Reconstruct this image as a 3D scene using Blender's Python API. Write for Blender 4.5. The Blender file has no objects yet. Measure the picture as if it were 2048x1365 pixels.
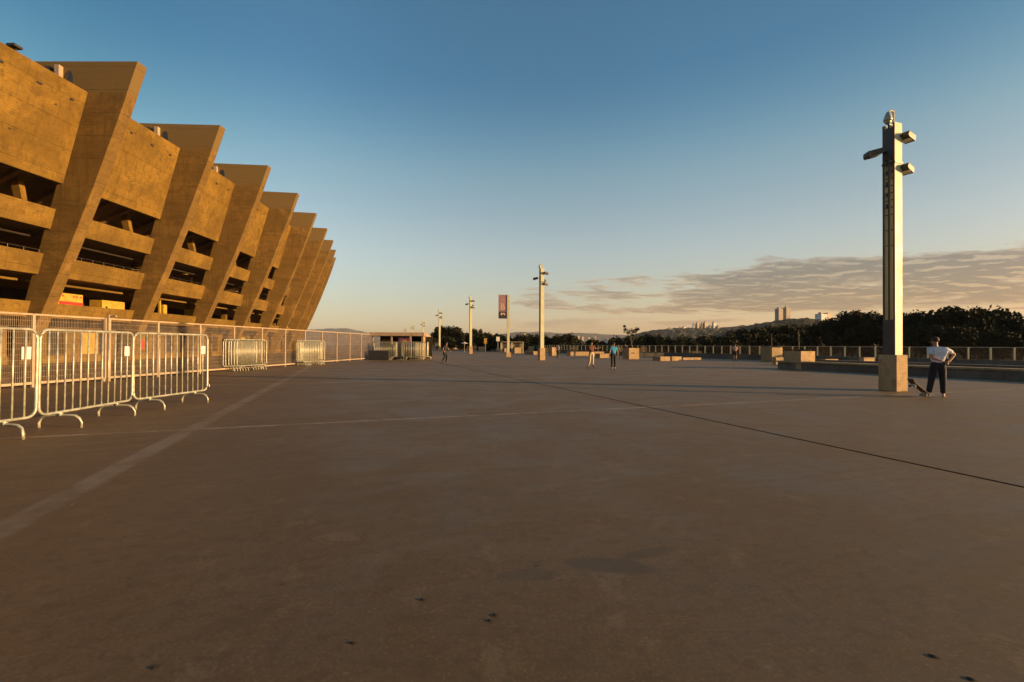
import bpy, bmesh, math, random
from mathutils import Vector, Matrix, noise
R = math.radians
scene = bpy.context.scene
col = scene.collection
random.seed(7)

# ------------------------------------------------------------------ camera
F = 910.0                                   # focal length in pixels of the 2048 px wide photograph
cam_d = bpy.data.cameras.new('camera'); cam = bpy.data.objects.new('camera', cam_d); col.objects.link(cam)
cam_d.sensor_width = 36.0; cam_d.lens = 36.0 * F / 2048; cam_d.clip_end = 30000; cam_d.clip_start = 0.05
CAMH = 1.5
cam.matrix_world = Matrix.Translation((0, 0, CAMH)) @ Matrix.Rotation(R(90.47), 4, 'X') @ Matrix.Rotation(R(0.25), 4, 'Z')
scene.camera = cam
CR = cam.matrix_world.to_3x3()
def ray(px, py): return CR @ Vector(((px - 1024) / F, -(py - 682.5) / F, -1.0))
def G(px, py, z=0.0):                       # point of the plane at height z seen at a pixel
    d = ray(px, py); t = (z - CAMH) / d.z
    return Vector((d.x * t, d.y * t, z))
def V(px, py, Y):                           # point at distance Y seen at a pixel
    d = ray(px, py); t = Y / d.y
    return Vector((d.x * t, Y, CAMH + d.z * t))

# ------------------------------------------------------------------ light and sky
SUN_EL, SUN_AZ = 9.0, 102.0                 # azimuth clockwise from the view direction
sd = Vector((math.sin(R(SUN_AZ)) * math.cos(R(SUN_EL)), math.cos(R(SUN_AZ)) * math.cos(R(SUN_EL)), math.sin(R(SUN_EL))))
sl = bpy.data.lights.new('sun', 'SUN'); sun = bpy.data.objects.new('sun', sl); col.objects.link(sun)
sl.energy = 5.0; sl.angle = R(0.5); sl.color = (1.0, 0.60, 0.26)
sun.rotation_euler = (-sd).to_track_quat('-Z', 'Y').to_euler()
scene.view_settings.view_transform = 'Standard'; scene.view_settings.look = 'None'
scene.view_settings.exposure = 1.2; scene.view_settings.gamma = 1.0

class NT:
    """tiny node-graph helper"""
    def __init__(s, tree): s.t = tree; s.n = tree.nodes; s.l = tree.links
    def new(s, kind, **kw):
        n = s.n.new(kind)
        for k, v in kw.items(): setattr(n, k, v)
        return n
    def put(s, sock, v):
        if isinstance(v, bpy.types.NodeSocket): s.l.new(v, sock)
        elif v is not None:
            if hasattr(sock.default_value, '__len__'):
                n = len(sock.default_value)
                v = list(v) if hasattr(v, '__len__') else [v] * 3
                sock.default_value = (v + [1.0])[:n] if n == 4 else v[:n]
            else: sock.default_value = v
    def math(s, op, a, b=None, c=None, clamp=False):
        n = s.new('ShaderNodeMath', operation=op, use_clamp=clamp)
        s.put(n.inputs[0], a); s.put(n.inputs[1], b); s.put(n.inputs[2], c); return n.outputs[0]
    def vmath(s, op, a, b=None):
        n = s.new('ShaderNodeVectorMath', operation=op)
        s.put(n.inputs[0], a); s.put(n.inputs[1], b); return n.outputs[0]
    def xyz(s, v):
        n = s.new('ShaderNodeSeparateXYZ'); s.l.new(v, n.inputs[0]); return n.outputs
    def comb(s, x, y, z):
        n = s.new('ShaderNodeCombineXYZ'); s.put(n.inputs[0], x); s.put(n.inputs[1], y); s.put(n.inputs[2], z); return n.outputs[0]
    def noise(s, vec, scale, detail=4, rough=0.55, dist=0.0):
        n = s.new('ShaderNodeTexNoise'); s.l.new(vec, n.inputs['Vector'])
        n.inputs['Scale'].default_value = scale; n.inputs['Detail'].default_value = detail
        n.inputs['Roughness'].default_value = rough; n.inputs['Distortion'].default_value = dist
        return n.outputs['Fac']
    def vor(s, vec, scale):
        n = s.new('ShaderNodeTexVoronoi'); s.l.new(vec, n.inputs['Vector']); n.inputs['Scale'].default_value = scale
        return n.outputs
    def ramp(s, fac, lo, hi, a=0.0, b=1.0):
        n = s.new('ShaderNodeMapRange', interpolation_type='SMOOTHSTEP')
        s.l.new(fac, n.inputs[0]) if isinstance(fac, bpy.types.NodeSocket) else s.put(n.inputs[0], fac)
        n.inputs[1].default_value = lo; n.inputs[2].default_value = hi
        n.inputs[3].default_value = a; n.inputs[4].default_value = b
        return n.outputs[0]
    def mix(s, fac, a, b, mode='MIX'):
        n = s.new('ShaderNodeMix', data_type='RGBA', blend_type=mode)
        s.put(n.inputs[0], fac); s.put(n.inputs[6], a); s.put(n.inputs[7], b); return n.outputs[2]

def base_mat(name):
    m = bpy.data.materials.new(name); m.use_nodes = True
    t = NT(m.node_tree); b = t.n.get('Principled BSDF')
    return m, t, b
def coords(t, rnd=True):
    tc = t.new('ShaderNodeTexCoord').outputs['Object']
    if rnd:
        r = t.new('ShaderNodeObjectInfo').outputs['Random']
        tc = t.vmath('ADD', tc, t.comb(t.math('MULTIPLY', r, 37.0), t.math('MULTIPLY', r, 91.0), t.math('MULTIPLY', r, 13.0)))
    return tc
def bump(t, b, h, strength=0.3, dist=0.02):
    n = t.new('ShaderNodeBump'); n.inputs['Strength'].default_value = strength; n.inputs['Distance'].default_value = dist
    t.l.new(h, n.inputs['Height']); t.l.new(n.outputs[0], b.inputs['Normal'])

def plain(name, c, rough=0.6, metal=0.0, var=0.12, scale=3.0, spec=0.5):
    m, t, b = base_mat(name); co = coords(t)
    n = t.noise(co, scale, 5, 0.6)
    dark = [x * (1 - var * 2) for x in c]; lite = [min(1, x * (1 + var)) for x in c]
    t.put(b.inputs['Base Color'], t.mix(t.ramp(n, 0.3, 0.7), dark, lite))
    t.put(b.inputs['Roughness'], t.ramp(n, 0.2, 0.8, max(0, rough - 0.1), min(1, rough + 0.1)))
    b.inputs['Metallic'].default_value = metal; b.inputs['Specular IOR Level'].default_value = spec
    return m

def board_concrete(name, c, joint=1.25, lines=0.16, across='z', dirt=0.5, lift=0.0, cap=None):
    """board-marked concrete: fine plank lines, formwork joints, run-off streaks, blotches"""
    m, t, b = base_mat(name)
    raw = t.new('ShaderNodeTexCoord').outputs['Object']; co = coords(t)
    x, y, z = t.xyz(raw)
    h = z if across == 'z' else y
    jit = t.math('MULTIPLY', t.noise(co, 1.3, 3), 0.05)
    hh = t.math('ADD', h, jit)
    def grid(v, step, w):
        f = t.math('FRACT', t.math('DIVIDE', v, step)); d = t.math('ABSOLUTE', t.math('SUBTRACT', f, 0.5))
        return t.ramp(d, 0.5 - w / step, 0.5)
    plank = t.math('FLOOR', t.math('DIVIDE', hh, lines))
    wn = t.new('ShaderNodeTexWhiteNoise', noise_dimensions='2D')
    seg = t.math('FLOOR', t.math('DIVIDE', t.math('ADD', y if across == 'z' else z, t.math('MULTIPLY', plank, 0.77)), 2.4))
    t.l.new(t.comb(plank, seg, 0), wn.inputs['Vector'])
    big = t.noise(co, 0.35, 5, 0.6, 0.6); mid = t.noise(co, 2.2, 6, 0.65)
    streak = t.noise(t.vmath('MULTIPLY', co, (2.5, 2.5, 0.16)), 1.6, 5, 0.65)
    grain = t.noise(t.vmath('MULTIPLY', co, (1.0, 1.0, 9.0) if across == 'z' else (1, 9, 1)), 3.0, 4, 0.6)
    colr = t.mix(t.ramp(big, 0.35, 0.7), [q * 0.75 for q in c], [q * 1.3 for q in c])
    colr = t.mix(t.math('MULTIPLY', wn.outputs[0], 0.16), colr, [q * 0.55 for q in c])
    colr = t.mix(t.ramp(mid, 0.47, 0.68, 0, 0.6), colr, [q * 0.5 for q in c])
    pit = t.noise(co, 11.0, 4, 0.7)
    colr = t.mix(t.ramp(pit, 0.54, 0.72, 0, 0.5), colr, [q * 0.42 for q in c])
    colr = t.mix(t.ramp(pit, 0.44, 0.28, 0, 0.35), colr, [q * 1.5 for q in c])
    colr = t.mix(t.ramp(streak, 0.50, 0.66, 0, dirt), colr, [c[0] * 0.42, c[1] * 0.40, c[2] * 0.40])
    colr = t.mix(t.ramp(grain, 0.45, 0.7, 0, 0.4), colr, [q * 0.5 for q in c])
    if lift:                                            # each pour its own tone
        w3 = t.new('ShaderNodeTexWhiteNoise', noise_dimensions='1D'); t.l.new(t.math('FLOOR', t.math('DIVIDE', hh, joint)), w3.inputs['W'])
        colr = t.mix(t.math('MULTIPLY', w3.outputs[0], lift), colr, [q * 0.6 for q in c])
        bl = t.noise(t.vmath('MULTIPLY', co, (0.6, 0.6, 1.9)), 1.0, 7, 0.72)
        colr = t.mix(t.ramp(bl, 0.47, 0.66, 0, 0.75), colr, [q * 0.45 for q in c])
    if cap:                                             # the rib head is a greyer pour
        colr = t.mix(t.math('GREATER_THAN', z, cap), colr, (c[0] * .72, c[1] * .8, c[2] * 1.15))
    j = grid(hh, joint, 0.018)
    colr = t.mix(t.math('MULTIPLY', j, 0.75), colr, [q * 0.35 for q in c])
    l = grid(hh, lines, 0.008)
    colr = t.mix(t.math('MULTIPLY', l, 0.22), colr, [q * 0.4 for q in c])
    t.put(b.inputs['Base Color'], colr); b.inputs['Roughness'].default_value = 0.9
    b.inputs['Specular IOR Level'].default_value = 0.25
    hgt = t.math('SUBTRACT', t.math('MULTIPLY', mid, 0.6), t.math('ADD', t.math('MULTIPLY', j, 0.8), t.math('MULTIPLY', l, 0.4)))
    hgt = t.math('ADD', hgt, t.math('MULTIPLY', wn.outputs[0], 0.35))
    bump(t, b, hgt, 0.8, 0.03)
    return m

def world():
    w = bpy.data.worlds.new('World'); scene.world = w; w.use_nodes = True
    t = NT(w.node_tree); bg = t.n.get('Background')
    sky = t.new('ShaderNodeTexSky'); sky.sky_type = 'NISHITA'; sky.sun_disc = False
    sky.sun_elevation = R(SUN_EL); sky.sun_rotation = R(SUN_AZ)
    sky.altitude = 850; sky.air_density = 1.0; sky.dust_density = 2.2; sky.ozone_density = 2.4
    d = t.new('ShaderNodeTexCoord').outputs['Generated']
    x, y, z = t.xyz(d)
    zz = t.math('ADD', t.math('MAXIMUM', z, 0.0), 0.055)
    u = t.math('DIVIDE', x, zz); v = t.math('DIVIDE', y, zz)
    p = t.comb(t.math('MULTIPLY', u, 0.62), t.math('MULTIPLY', v, 0.85), 0.0)
    n1 = t.noise(p, 1.35, 9, 0.60, 0.25); n2 = t.noise(t.vmath('ADD', p, (0.10, 0.16, 0.0)), 1.35, 9, 0.60, 0.25)
    n3 = t.noise(t.comb(t.math('MULTIPLY', u, 0.22), t.math('MULTIPLY', z, 22.0), 3.0), 1.5, 5, 0.55)
    az = t.math('ARCTAN2', x, y); el = t.math('ARCSINE', z)
    # the bank grows to the right, its upper edge climbs with it
    right = t.ramp(az, R(4), R(30))
    top = t.math('ADD', R(9.8), t.math('MULTIPLY', right, R(1.0)))
    up = t.math('SUBTRACT', el, top)
    n4 = t.noise(p, 4.2, 6, 0.6, 0.3)
    dens = t.math('ADD', t.math('ADD', n1, t.math('MULTIPLY', t.math('SUBTRACT', n4, 0.5), 0.42)), t.math('MULTIPLY', right, 0.15))
    pen = t.math('ADD', t.ramp(up, R(-3.8), R(0.9), 0.0, 0.42), t.ramp(el, R(4.6), R(2.4), 0.0, 0.40))
    pen = t.math('ADD', pen, t.ramp(az, R(5), R(-6), 0.0, 0.22))
    dens = t.math('SUBTRACT', dens, pen)
    mask = t.ramp(dens, 0.455, 0.545)
    thick = t.ramp(dens, 0.49, 0.62)
    # a low thin streak under the bank
    low = t.math('MULTIPLY', t.ramp(n3, 0.50, 0.62), t.math('MULTIPLY', t.ramp(el, R(1.6), R(2.6)), t.math('SUBTRACT', 1.0, t.ramp(el, R(3.8), R(5.2)))))
    low = t.math('MULTIPLY', t.math('MULTIPLY', low, t.ramp(az, R(-6), R(3))), 0.7)
    shade = t.ramp(t.math('SUBTRACT', n1, n2), -0.02, 0.10)
    n5 = t.noise(t.vmath('ADD', p, (0.05, 0.09, 0.0)), 4.2, 6, 0.6, 0.3)
    lit = t.math('MULTIPLY', t.math('SUBTRACT', 1.0, thick), t.math('ADD', 0.45, t.math('MULTIPLY', shade, 0.55)))
    lit = t.math('MAXIMUM', lit, t.math('MULTIPLY', t.ramp(t.math('SUBTRACT', n4, n5), 0.02, 0.11), 0.55))
    lit = t.math('MULTIPLY', lit, t.math('SUBTRACT', 1.0, t.math('MULTIPLY', low, 1.2)), None, True)
    mask = t.math('MAXIMUM', mask, low)
    body = t.mix(right, (0.60, 0.51, 0.51), (0.40, 0.37, 0.38))
    body = t.mix(lit, body, (1.18, 0.92, 0.76))
    cl = t.mix(1.0, sky.outputs[0], body, 'MULTIPLY')
    out = t.mix(t.math('MULTIPLY', mask, 0.95), sky.outputs[0], cl)
    # evening grade of the sky: warm haze low down, cleaner blue above
    g = t.mix(t.ramp(el, R(0), R(13)), t.mix(t.ramp(az, R(-20), R(40)), (1.38, 1.02, 0.76), (1.75, 0.98, 0.52)), (1.95, 1.45, 1.05))
    g = t.mix(t.ramp(el, R(10), R(26)), g, (1.28, 1.46, 1.13))
    g = t.mix(t.ramp(el, R(19), R(31)), g, (0.54, 1.05, 1.04))
    g = t.mix(t.math('MULTIPLY', t.ramp(az, R(-22), R(-46)), t.ramp(el, R(12), R(24))), g, t.mix(1.0, g, (0.52, 0.74, 0.76), 'MULTIPLY'))
    g = t.mix(t.ramp(az, R(15), R(50)), g, t.mix(1.0, g, (0.80, 0.80, 0.80), 'MULTIPLY'))
    out = t.mix(1.0, out, g, 'MULTIPLY')
    t.l.new(out, bg.inputs['Color']); bg.inputs['Strength'].default_value = 0.081
world()

# ------------------------------------------------------------------ object helpers
def tag(o, label=None, cat=None, group=None, kind=None):
    if label: o['label'] = label
    if cat: o['category'] = cat
    if group: o['group'] = group
    if kind: o['kind'] = kind
    return o
def empty(name, loc, rz, label, cat, group=None):
    o = bpy.data.objects.new(name, None); col.objects.link(o); o.location = loc; o.rotation_euler = (0, 0, rz)
    o.empty_display_size = 0.3
    return tag(o, label, cat, group)
def copy_tree(o, parent=None):
    c = o.copy(); col.objects.link(c)
    if parent is not None: c.parent = parent
    for ch in [q for q in bpy.data.objects if q.parent == o]: copy_tree(ch, c)
    return c
class MB:
    def __init__(s): s.bm = bmesh.new()
    def box(s, c, d, rz=0.0, M=None):
        mm = Matrix.Translation(c) @ Matrix.Rotation(rz, 4, 'Z') @ Matrix.Diagonal((d[0], d[1], d[2], 1))
        if M: mm = M @ mm
        bmesh.ops.create_cube(s.bm, size=1.0, matrix=mm); return s
    def tube(s, pts, r, seg=8, closed=False):
        pts = [Vector(p) for p in pts]; n = len(pts); rings = []
        rr = r if hasattr(r, '__len__') else [r] * n
        for i, p in enumerate(pts):
            a = pts[(i - 1) % n] if (closed or i > 0) else p; b = pts[(i + 1) % n] if (closed or i < n - 1) else p
            d = (b - a).normalized(); up = Vector((0, 0, 1)) if abs(d.z) < 0.95 else Vector((1, 0, 0))
            e1 = d.cross(up).normalized(); e2 = d.cross(e1).normalized()
            rings.append([s.bm.verts.new(p + (e1 * math.cos(k * 2 * math.pi / seg) + e2 * math.sin(k * 2 * math.pi / seg)) * rr[i]) for k in range(seg)])
        for i in range(n if closed else n - 1):
            A = rings[i]; B = rings[(i + 1) % n]
            for k in range(seg):
                try: s.bm.faces.new((A[k], A[(k + 1) % seg], B[(k + 1) % seg], B[k]))
                except ValueError: pass
        if not closed:
            s.bm.faces.new(rings[0][::-1]); s.bm.faces.new(rings[-1])
        return s
    def prism(s, prof, y0, y1):                         # profile in x,z extruded along y
        A = [s.bm.verts.new((p[0], y0, p[1])) for p in prof]; B = [s.bm.verts.new((p[0], y1, p[1])) for p in prof]
        n = len(prof); s.bm.faces.new(A); s.bm.faces.new(B[::-1])
        for i in range(n): s.bm.faces.new((A[i], B[i], B[(i + 1) % n], A[(i + 1) % n]))
        return s
    def bay(s, prof, clear=0.37, frac=None):            # profile spanning from rib to rib, tapered to the bay
        hw = lambda x: (SR + x) * math.tan(STEP / 2) - clear
        f0, f1 = frac or (-1, 1)
        A = [s.bm.verts.new((p[0], f0 * hw(p[0]), p[1])) for p in prof]; B = [s.bm.verts.new((p[0], f1 * hw(p[0]), p[1])) for p in prof]
        n = len(prof); s.bm.faces.new(A); s.bm.faces.new(B[::-1])
        for i in range(n): s.bm.faces.new((A[i], B[i], B[(i + 1) % n], A[(i + 1) % n]))
        return s
    def poly(s, pts, z0, z1):                           # plan polygon extruded in z
        A = [s.bm.verts.new((p[0], p[1], z0)) for p in pts]; B = [s.bm.verts.new((p[0], p[1], z1)) for p in pts]
        n = len(pts); s.bm.faces.new(A[::-1]); s.bm.faces.new(B)
        for i in range(n): s.bm.faces.new((A[i], A[(i + 1) % n], B[(i + 1) % n], B[i]))
        return s
    def ball(s, c, r, seg=12, M=None):
        mm = Matrix.Translation(c) @ Matrix.Diagonal((r[0], r[1], r[2], 1))
        if M: mm = M @ mm
        bmesh.ops.create_uvsphere(s.bm, u_segments=seg, v_segments=max(6, seg * 2 // 3), radius=1.0, matrix=mm); return s
    def build(s, name, mat, parent=None, smooth=False, bevel=0.0, loc=None, rz=0.0):
        bmesh.ops.recalc_face_normals(s.bm, faces=s.bm.faces[:])
        me = bpy.data.meshes.new(name)
        if bevel > 0:
            bmesh.ops.bevel(s.bm, geom=s.bm.edges[:], offset=bevel, segments=2, affect='EDGES', profile=0.6, clamp_overlap=True)
        s.bm.to_mesh(me); s.bm.free()
        if smooth:
            for p in me.polygons: p.use_smooth = True
        me.materials.append(mat)
        o = bpy.data.objects.new(name, me); col.objects.link(o)
        if parent is not None: o.parent = parent
        if loc is not None: o.location = loc
        o.rotation_euler = (0, 0, rz)
        return o
ORD = ['first', 'second', 'third', 'fourth', 'fifth', 'sixth', 'seventh', 'eighth', 'ninth', 'tenth', 'eleventh', 'twelfth',
       'thirteenth', 'fourteenth', 'fifteenth', 'sixteenth', 'seventeenth', 'eighteenth', 'nineteenth', 'twentieth']

# ------------------------------------------------------------------ materials
M_rib = board_concrete('rib_concrete', (0.205, 0.124, 0.032), 1.55, 0.13, 'z', 0.65, 0.75, 18.4)
M_panel = board_concrete('panel_concrete', (0.178, 0.106, 0.018), 1.6, 0.15, 'z', 0.45)
M_beam = board_concrete('beam_concrete', (0.174, 0.104, 0.019), 2.2, 0.14, 'z', 0.35)
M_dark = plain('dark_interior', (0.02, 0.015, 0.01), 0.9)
M_soffit = plain('soffit_concrete', (0.20, 0.12, 0.045), 0.9)
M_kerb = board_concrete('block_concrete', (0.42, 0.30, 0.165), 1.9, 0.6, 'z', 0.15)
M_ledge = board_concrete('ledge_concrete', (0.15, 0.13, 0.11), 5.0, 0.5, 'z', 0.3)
M_galv = plain('galvanised_steel', (0.42, 0.42, 0.33), 0.42, 0.40, 0.16, 9)
M_fence = plain('cream_fence_paint', (0.36, 0.28, 0.19), 0.5, 0.1, 0.08, 4)
M_wire = plain('fence_wire', (0.25, 0.195, 0.14), 0.5, 0.1)
M_pole = plain('pale_pole_paint', (0.50, 0.50, 0.33), 0.5, 0.0, 0.06, 2, 0.2)
M_black = plain('black_metal', (0.025, 0.025, 0.028), 0.45)
M_shade = plain('pole_shade_grey', (0.075, 0.062, 0.058), 0.6)  # dark tone that paints shade onto the left side of the poles
M_lamp = plain('lamp_housing', (0.05, 0.04, 0.03), 0.45, 0.3)
M_yellow = plain('yellow_paint', (0.42, 0.26, 0.03), 0.6)
M_red = plain('red_paint', (0.55, 0.03, 0.02), 0.5)
M_white = plain('white_plate', (0.72, 0.68, 0.58), 0.5)
M_purple = plain('purple_sign', (0.20, 0.07, 0.12), 0.5)
M_soil = plain('planter_soil', (0.05, 0.035, 0.02), 0.95)
M_litter = plain('dry_leaf', (0.018, 0.011, 0.006), 0.8)
M_bark = plain('tree_bark', (0.13, 0.10, 0.07), 0.9)
M_roof = plain('kiosk_roof', (0.34, 0.25, 0.17), 0.7)

def ground_material():
    m, t, b = base_mat('plaza_concrete')
    co = t.new('ShaderNodeTexCoord').outputs['Object']; x, y, z = t.xyz(co)
    th = R(19.3); c, s = math.cos(th), math.sin(th)
    u = t.math('ADD', t.math('MULTIPLY', x, c), t.math('MULTIPLY', y, s))         # across the long joints
    v = t.math('SUBTRACT', t.math('MULTIPLY', y, c), t.math('MULTIPLY', x, s))    # along them
    def line(q, at, w, soft=0.02, wob=None):
        d = t.math('SUBTRACT', q, at)
        if wob is not None: d = t.math('ADD', d, wob)
        return t.math('SUBTRACT', 1.0, t.ramp(t.math('ABSOLUTE', d), w / 2 - soft, w / 2 + soft))
    big = t.noise(co, 0.11, 6, 0.6, 0.5); mid = t.noise(co, 0.7, 7, 0.62, 0.6); fine = t.noise(co, 9.0, 6, 0.7)
    trow = t.noise(t.vmath('MULTIPLY', t.comb(u, v, 0), (0.6, 3.0, 1.0)), 1.1, 6, 0.65, 1.5)
    base = (0.098, 0.061, 0.030)
    colr = t.mix(t.ramp(big, 0.35, 0.68), [q * 0.82 for q in base], [q * 1.13 for q in base])
    colr = t.mix(t.ramp(mid, 0.45, 0.62, 0, 0.38), colr, (0.0551, 0.0342, 0.0179))
    colr = t.mix(t.ramp(trow, 0.52, 0.75, 0, 0.32), colr, (0.0493, 0.0319, 0.0174))
    colr = t.mix(t.ramp(trow, 0.42, 0.22, 0, 0.28), colr, (0.1160, 0.0756, 0.0423))
    grit = t.noise(co, 42.0, 4, 0.8)
    blot = t.noise(co, 2.6, 7, 0.72, 0.4)
    colr = t.mix(t.ramp(blot, 0.50, 0.64, 0, 0.45), colr, (0.068, 0.045, 0.026))
    colr = t.mix(t.ramp(blot, 0.45, 0.34, 0, 0.35), colr, (0.165, 0.115, 0.068))
    colr = t.mix(t.ramp(grit, 0.50, 0.64, 0, 0.60), colr, (0.055, 0.036, 0.021))
    colr = t.mix(t.ramp(grit, 0.47, 0.34, 0, 0.40), colr, (0.19, 0.135, 0.085))
    colr = t.mix(t.ramp(fine, 0.48, 0.64, 0, 0.45), colr, (0.0394, 0.0252, 0.0141))
    # pale scuffs and tyre-like arcs
    sc = t.noise(t.vmath('MULTIPLY', t.comb(u, v, 0), (3.2, 0.5, 1)), 1.0, 5, 0.7, 2.5)
    colr = t.mix(t.math('MULTIPLY', t.ramp(sc, 0.64, 0.74, 0, 0.35), t.ramp(big, 0.45, 0.6)), colr, (0.1392, 0.0952, 0.0564))
    # spots: gum and oil
    for scale, rad, keep, amt in ((2.3, 0.060, 0.78, 1.0), (5.0, 0.10, 0.84, 0.8), (0.9, 0.045, 0.55, 0.8)):
        vo = t.vor(co, scale)
        hh = t.xyz(vo['Color'])[0]
        spot = t.math('MULTIPLY', t.math('SUBTRACT', 1.0, t.ramp(vo['Distance'], rad * 0.5, rad)), t.math('GREATER_THAN', hh, keep))
        colr = t.mix(t.math('MULTIPLY', spot, amt), colr, (0.0128, 0.0090, 0.0056))
    vo = t.vor(t.vmath('ADD', co, (13.3, 7.7, 0)), 1.4); hh = t.xyz(vo['Color'])[0]
    spot = t.math('MULTIPLY', t.math('SUBTRACT', 1.0, t.ramp(vo['Distance'], 0.02, 0.035)), t.math('GREATER_THAN', hh, 0.86))
    colr = t.mix(t.math('MULTIPLY', spot, 0.7), colr, (0.2436, 0.2016, 0.1316))
    # stains with a shape of their own
    wob = t.math('MULTIPLY', t.math('SUBTRACT', t.noise(co, 1.7, 5, 0.7), 0.5), 1.5)
    for (px, py, a, bb, ang, amt) in ((1215, 1130, 0.34, 0.13, -12, 0.60), (1290, 1108, 0.22, 0.07, 25, 0.60), (1060, 1150, 0.22, 0.08, 5, 0.35), (480, 1240, 0.30, 0.07, 40, 0.22),
                                 (1060, 828, 1.5, 0.22, 10, 0.4), (640, 1010, 0.35, 0.10, 0, 0.25)):
        g = G(px, py); ca, sa = math.cos(R(ang)), math.sin(R(ang))
        dx = t.math('SUBTRACT', x, g.x); dy = t.math('SUBTRACT', y, g.y)
        e1 = t.math('DIVIDE', t.math('ADD', t.math('MULTIPLY', dx, ca), t.math('MULTIPLY', dy, sa)), a)
        e2 = t.math('DIVIDE', t.math('SUBTRACT', t.math('MULTIPLY', dy, ca), t.math('MULTIPLY', dx, sa)), bb)
        r = t.math('ADD', t.math('SQRT', t.math('ADD', t.math('MULTIPLY', e1, e1), t.math('MULTIPLY', e2, e2))), wob)
        colr = t.mix(t.math('MULTIPLY', t.math('SUBTRACT', 1.0, t.ramp(r, 0.75, 1.05)), amt), colr, (0.0360, 0.0252, 0.0169))
    # hairline cracks
    vc = t.new('ShaderNodeTexVoronoi', feature='DISTANCE_TO_EDGE'); vc.inputs['Scale'].default_value = 0.42
    t.l.new(t.vmath('ADD', co, t.vmath('MULTIPLY', t.comb(mid, blot, 0.0), (1.2, 1.2, 0.0))), vc.inputs['Vector'])
    colr = t.mix(t.math('MULTIPLY', t.ramp(vc.outputs['Distance'], 0.006, 0.001), t.ramp(big, 0.50, 0.62, 0, 0.5)), colr, (0.045, 0.03, 0.02))
    w2 = t.math('MULTIPLY', t.math('SUBTRACT', t.noise(co, 2.0, 5, 0.65), 0.5), 0.10)
    band = line(u, -2.66, 0.28, 0.05, w2); brk = t.ramp(t.noise(co, 1.2, 6, 0.7, 0.8), 0.36, 0.60, 0.10, 0.62)
    colr = t.mix(t.math('MULTIPLY', band, t.math('MULTIPLY', brk, 1.15)), colr, (0.165, 0.135, 0.112))
    crack = line(u, -2.80, 0.02, 0.012, t.math('MULTIPLY', w2, 1.6))
    colr = t.mix(t.math('MULTIPLY', crack, 0.45), colr, (0.0232, 0.0168, 0.0118))
    for at, w, amt in ((9.35, 0.13, 1.15), (19.1, 0.2, 0.9), (28.5, 0.2, 0.5), (38, 0.25, 0.4), (-0.3, 0.06, 0.0)):
        if amt: colr = t.mix(t.math('MULTIPLY', line(v, at, w, 0.02, t.math('MULTIPLY', w2, 0.3)), t.math('MULTIPLY', brk, amt * 1.3)), colr, (0.24, 0.175, 0.120))
    j = line(u, 6.78, 0.070, 0.012, t.math('MULTIPLY', w2, 0.12))
    colr = t.mix(t.math('MULTIPLY', j, 0.85), colr, (0.0070, 0.0050, 0.0038))
    for at in (15.4, 24.6, -12.0):
        colr = t.mix(t.math('MULTIPLY', line(u, at, 0.05, 0.012), 0.5), colr, (0.0290, 0.0224, 0.0164))
    t.put(b.inputs['Base Color'], colr)
    t.put(b.inputs['Roughness'], t.ramp(t.math('ADD', mid, t.math('MULTIPLY', t.math('SUBTRACT', trow, 0.5), 0.6)), 0.25, 0.75, 0.56, 0.74))
    t.put(b.inputs['Specular IOR Level'], t.math('MULTIPLY', t.math('SUBTRACT', 1.0, j), 0.85)); t.put(b.inputs['Specular Tint'], (1.0, 0.76, 0.46))
    hgt = t.math('ADD', t.math('MULTIPLY', fine, 0.35), t.math('ADD', mid, t.math('MULTIPLY', trow, 0.6)))
    hgt = t.math('SUBTRACT', hgt, t.math('MULTIPLY', j, 2.0))
    bump(t, b, hgt, 0.22, 0.012)
    return m
M_ground = ground_material()

# ------------------------------------------------------------------ ground
PARA = lambda Y: 51.0 - 0.48 * Y                     # line of the glass parapet
edge = [(PARA(-90) + 0.4, -90), (PARA(84) + 0.4, 84), (4.5, 104), (-4, 135), (-22, 180), (-45, 230), (-120, 330), (-260, 400), (-420, 400), (-420, -90)]
b_ = MB(); b_.poly(edge, -9.0, 0.0)
tag(b_.build('plaza_pavement', M_ground), kind='structure')
def land_material():
    m, t, b = base_mat('land_green'); co = t.new('ShaderNodeTexCoord').outputs['Object']
    n = t.noise(co, 0.02, 7, 0.65); n2 = t.noise(co, 0.15, 6, 0.7)
    c = t.mix(t.ramp(n, 0.35, 0.65), (0.035, 0.045, 0.018), (0.10, 0.085, 0.045))
    c = t.mix(t.ramp(n2, 0.5, 0.7, 0, 0.6), c, (0.02, 0.028, 0.012))
    t.put(b.inputs['Base Color'], c); b.inputs['Roughness'].default_value = 1.0; b.inputs['Specular IOR Level'].default_value = 0.1
    return m
M_land = land_material()
b_ = MB(); b_.bm.faces.new([b_.bm.verts.new(p) for p in ((-9000, -3000, -9), (9000, -3000, -9), (9000, 9000, -9), (-9000, 9000, -9))])
tag(b_.build('ground', M_land), kind='structure')

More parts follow.
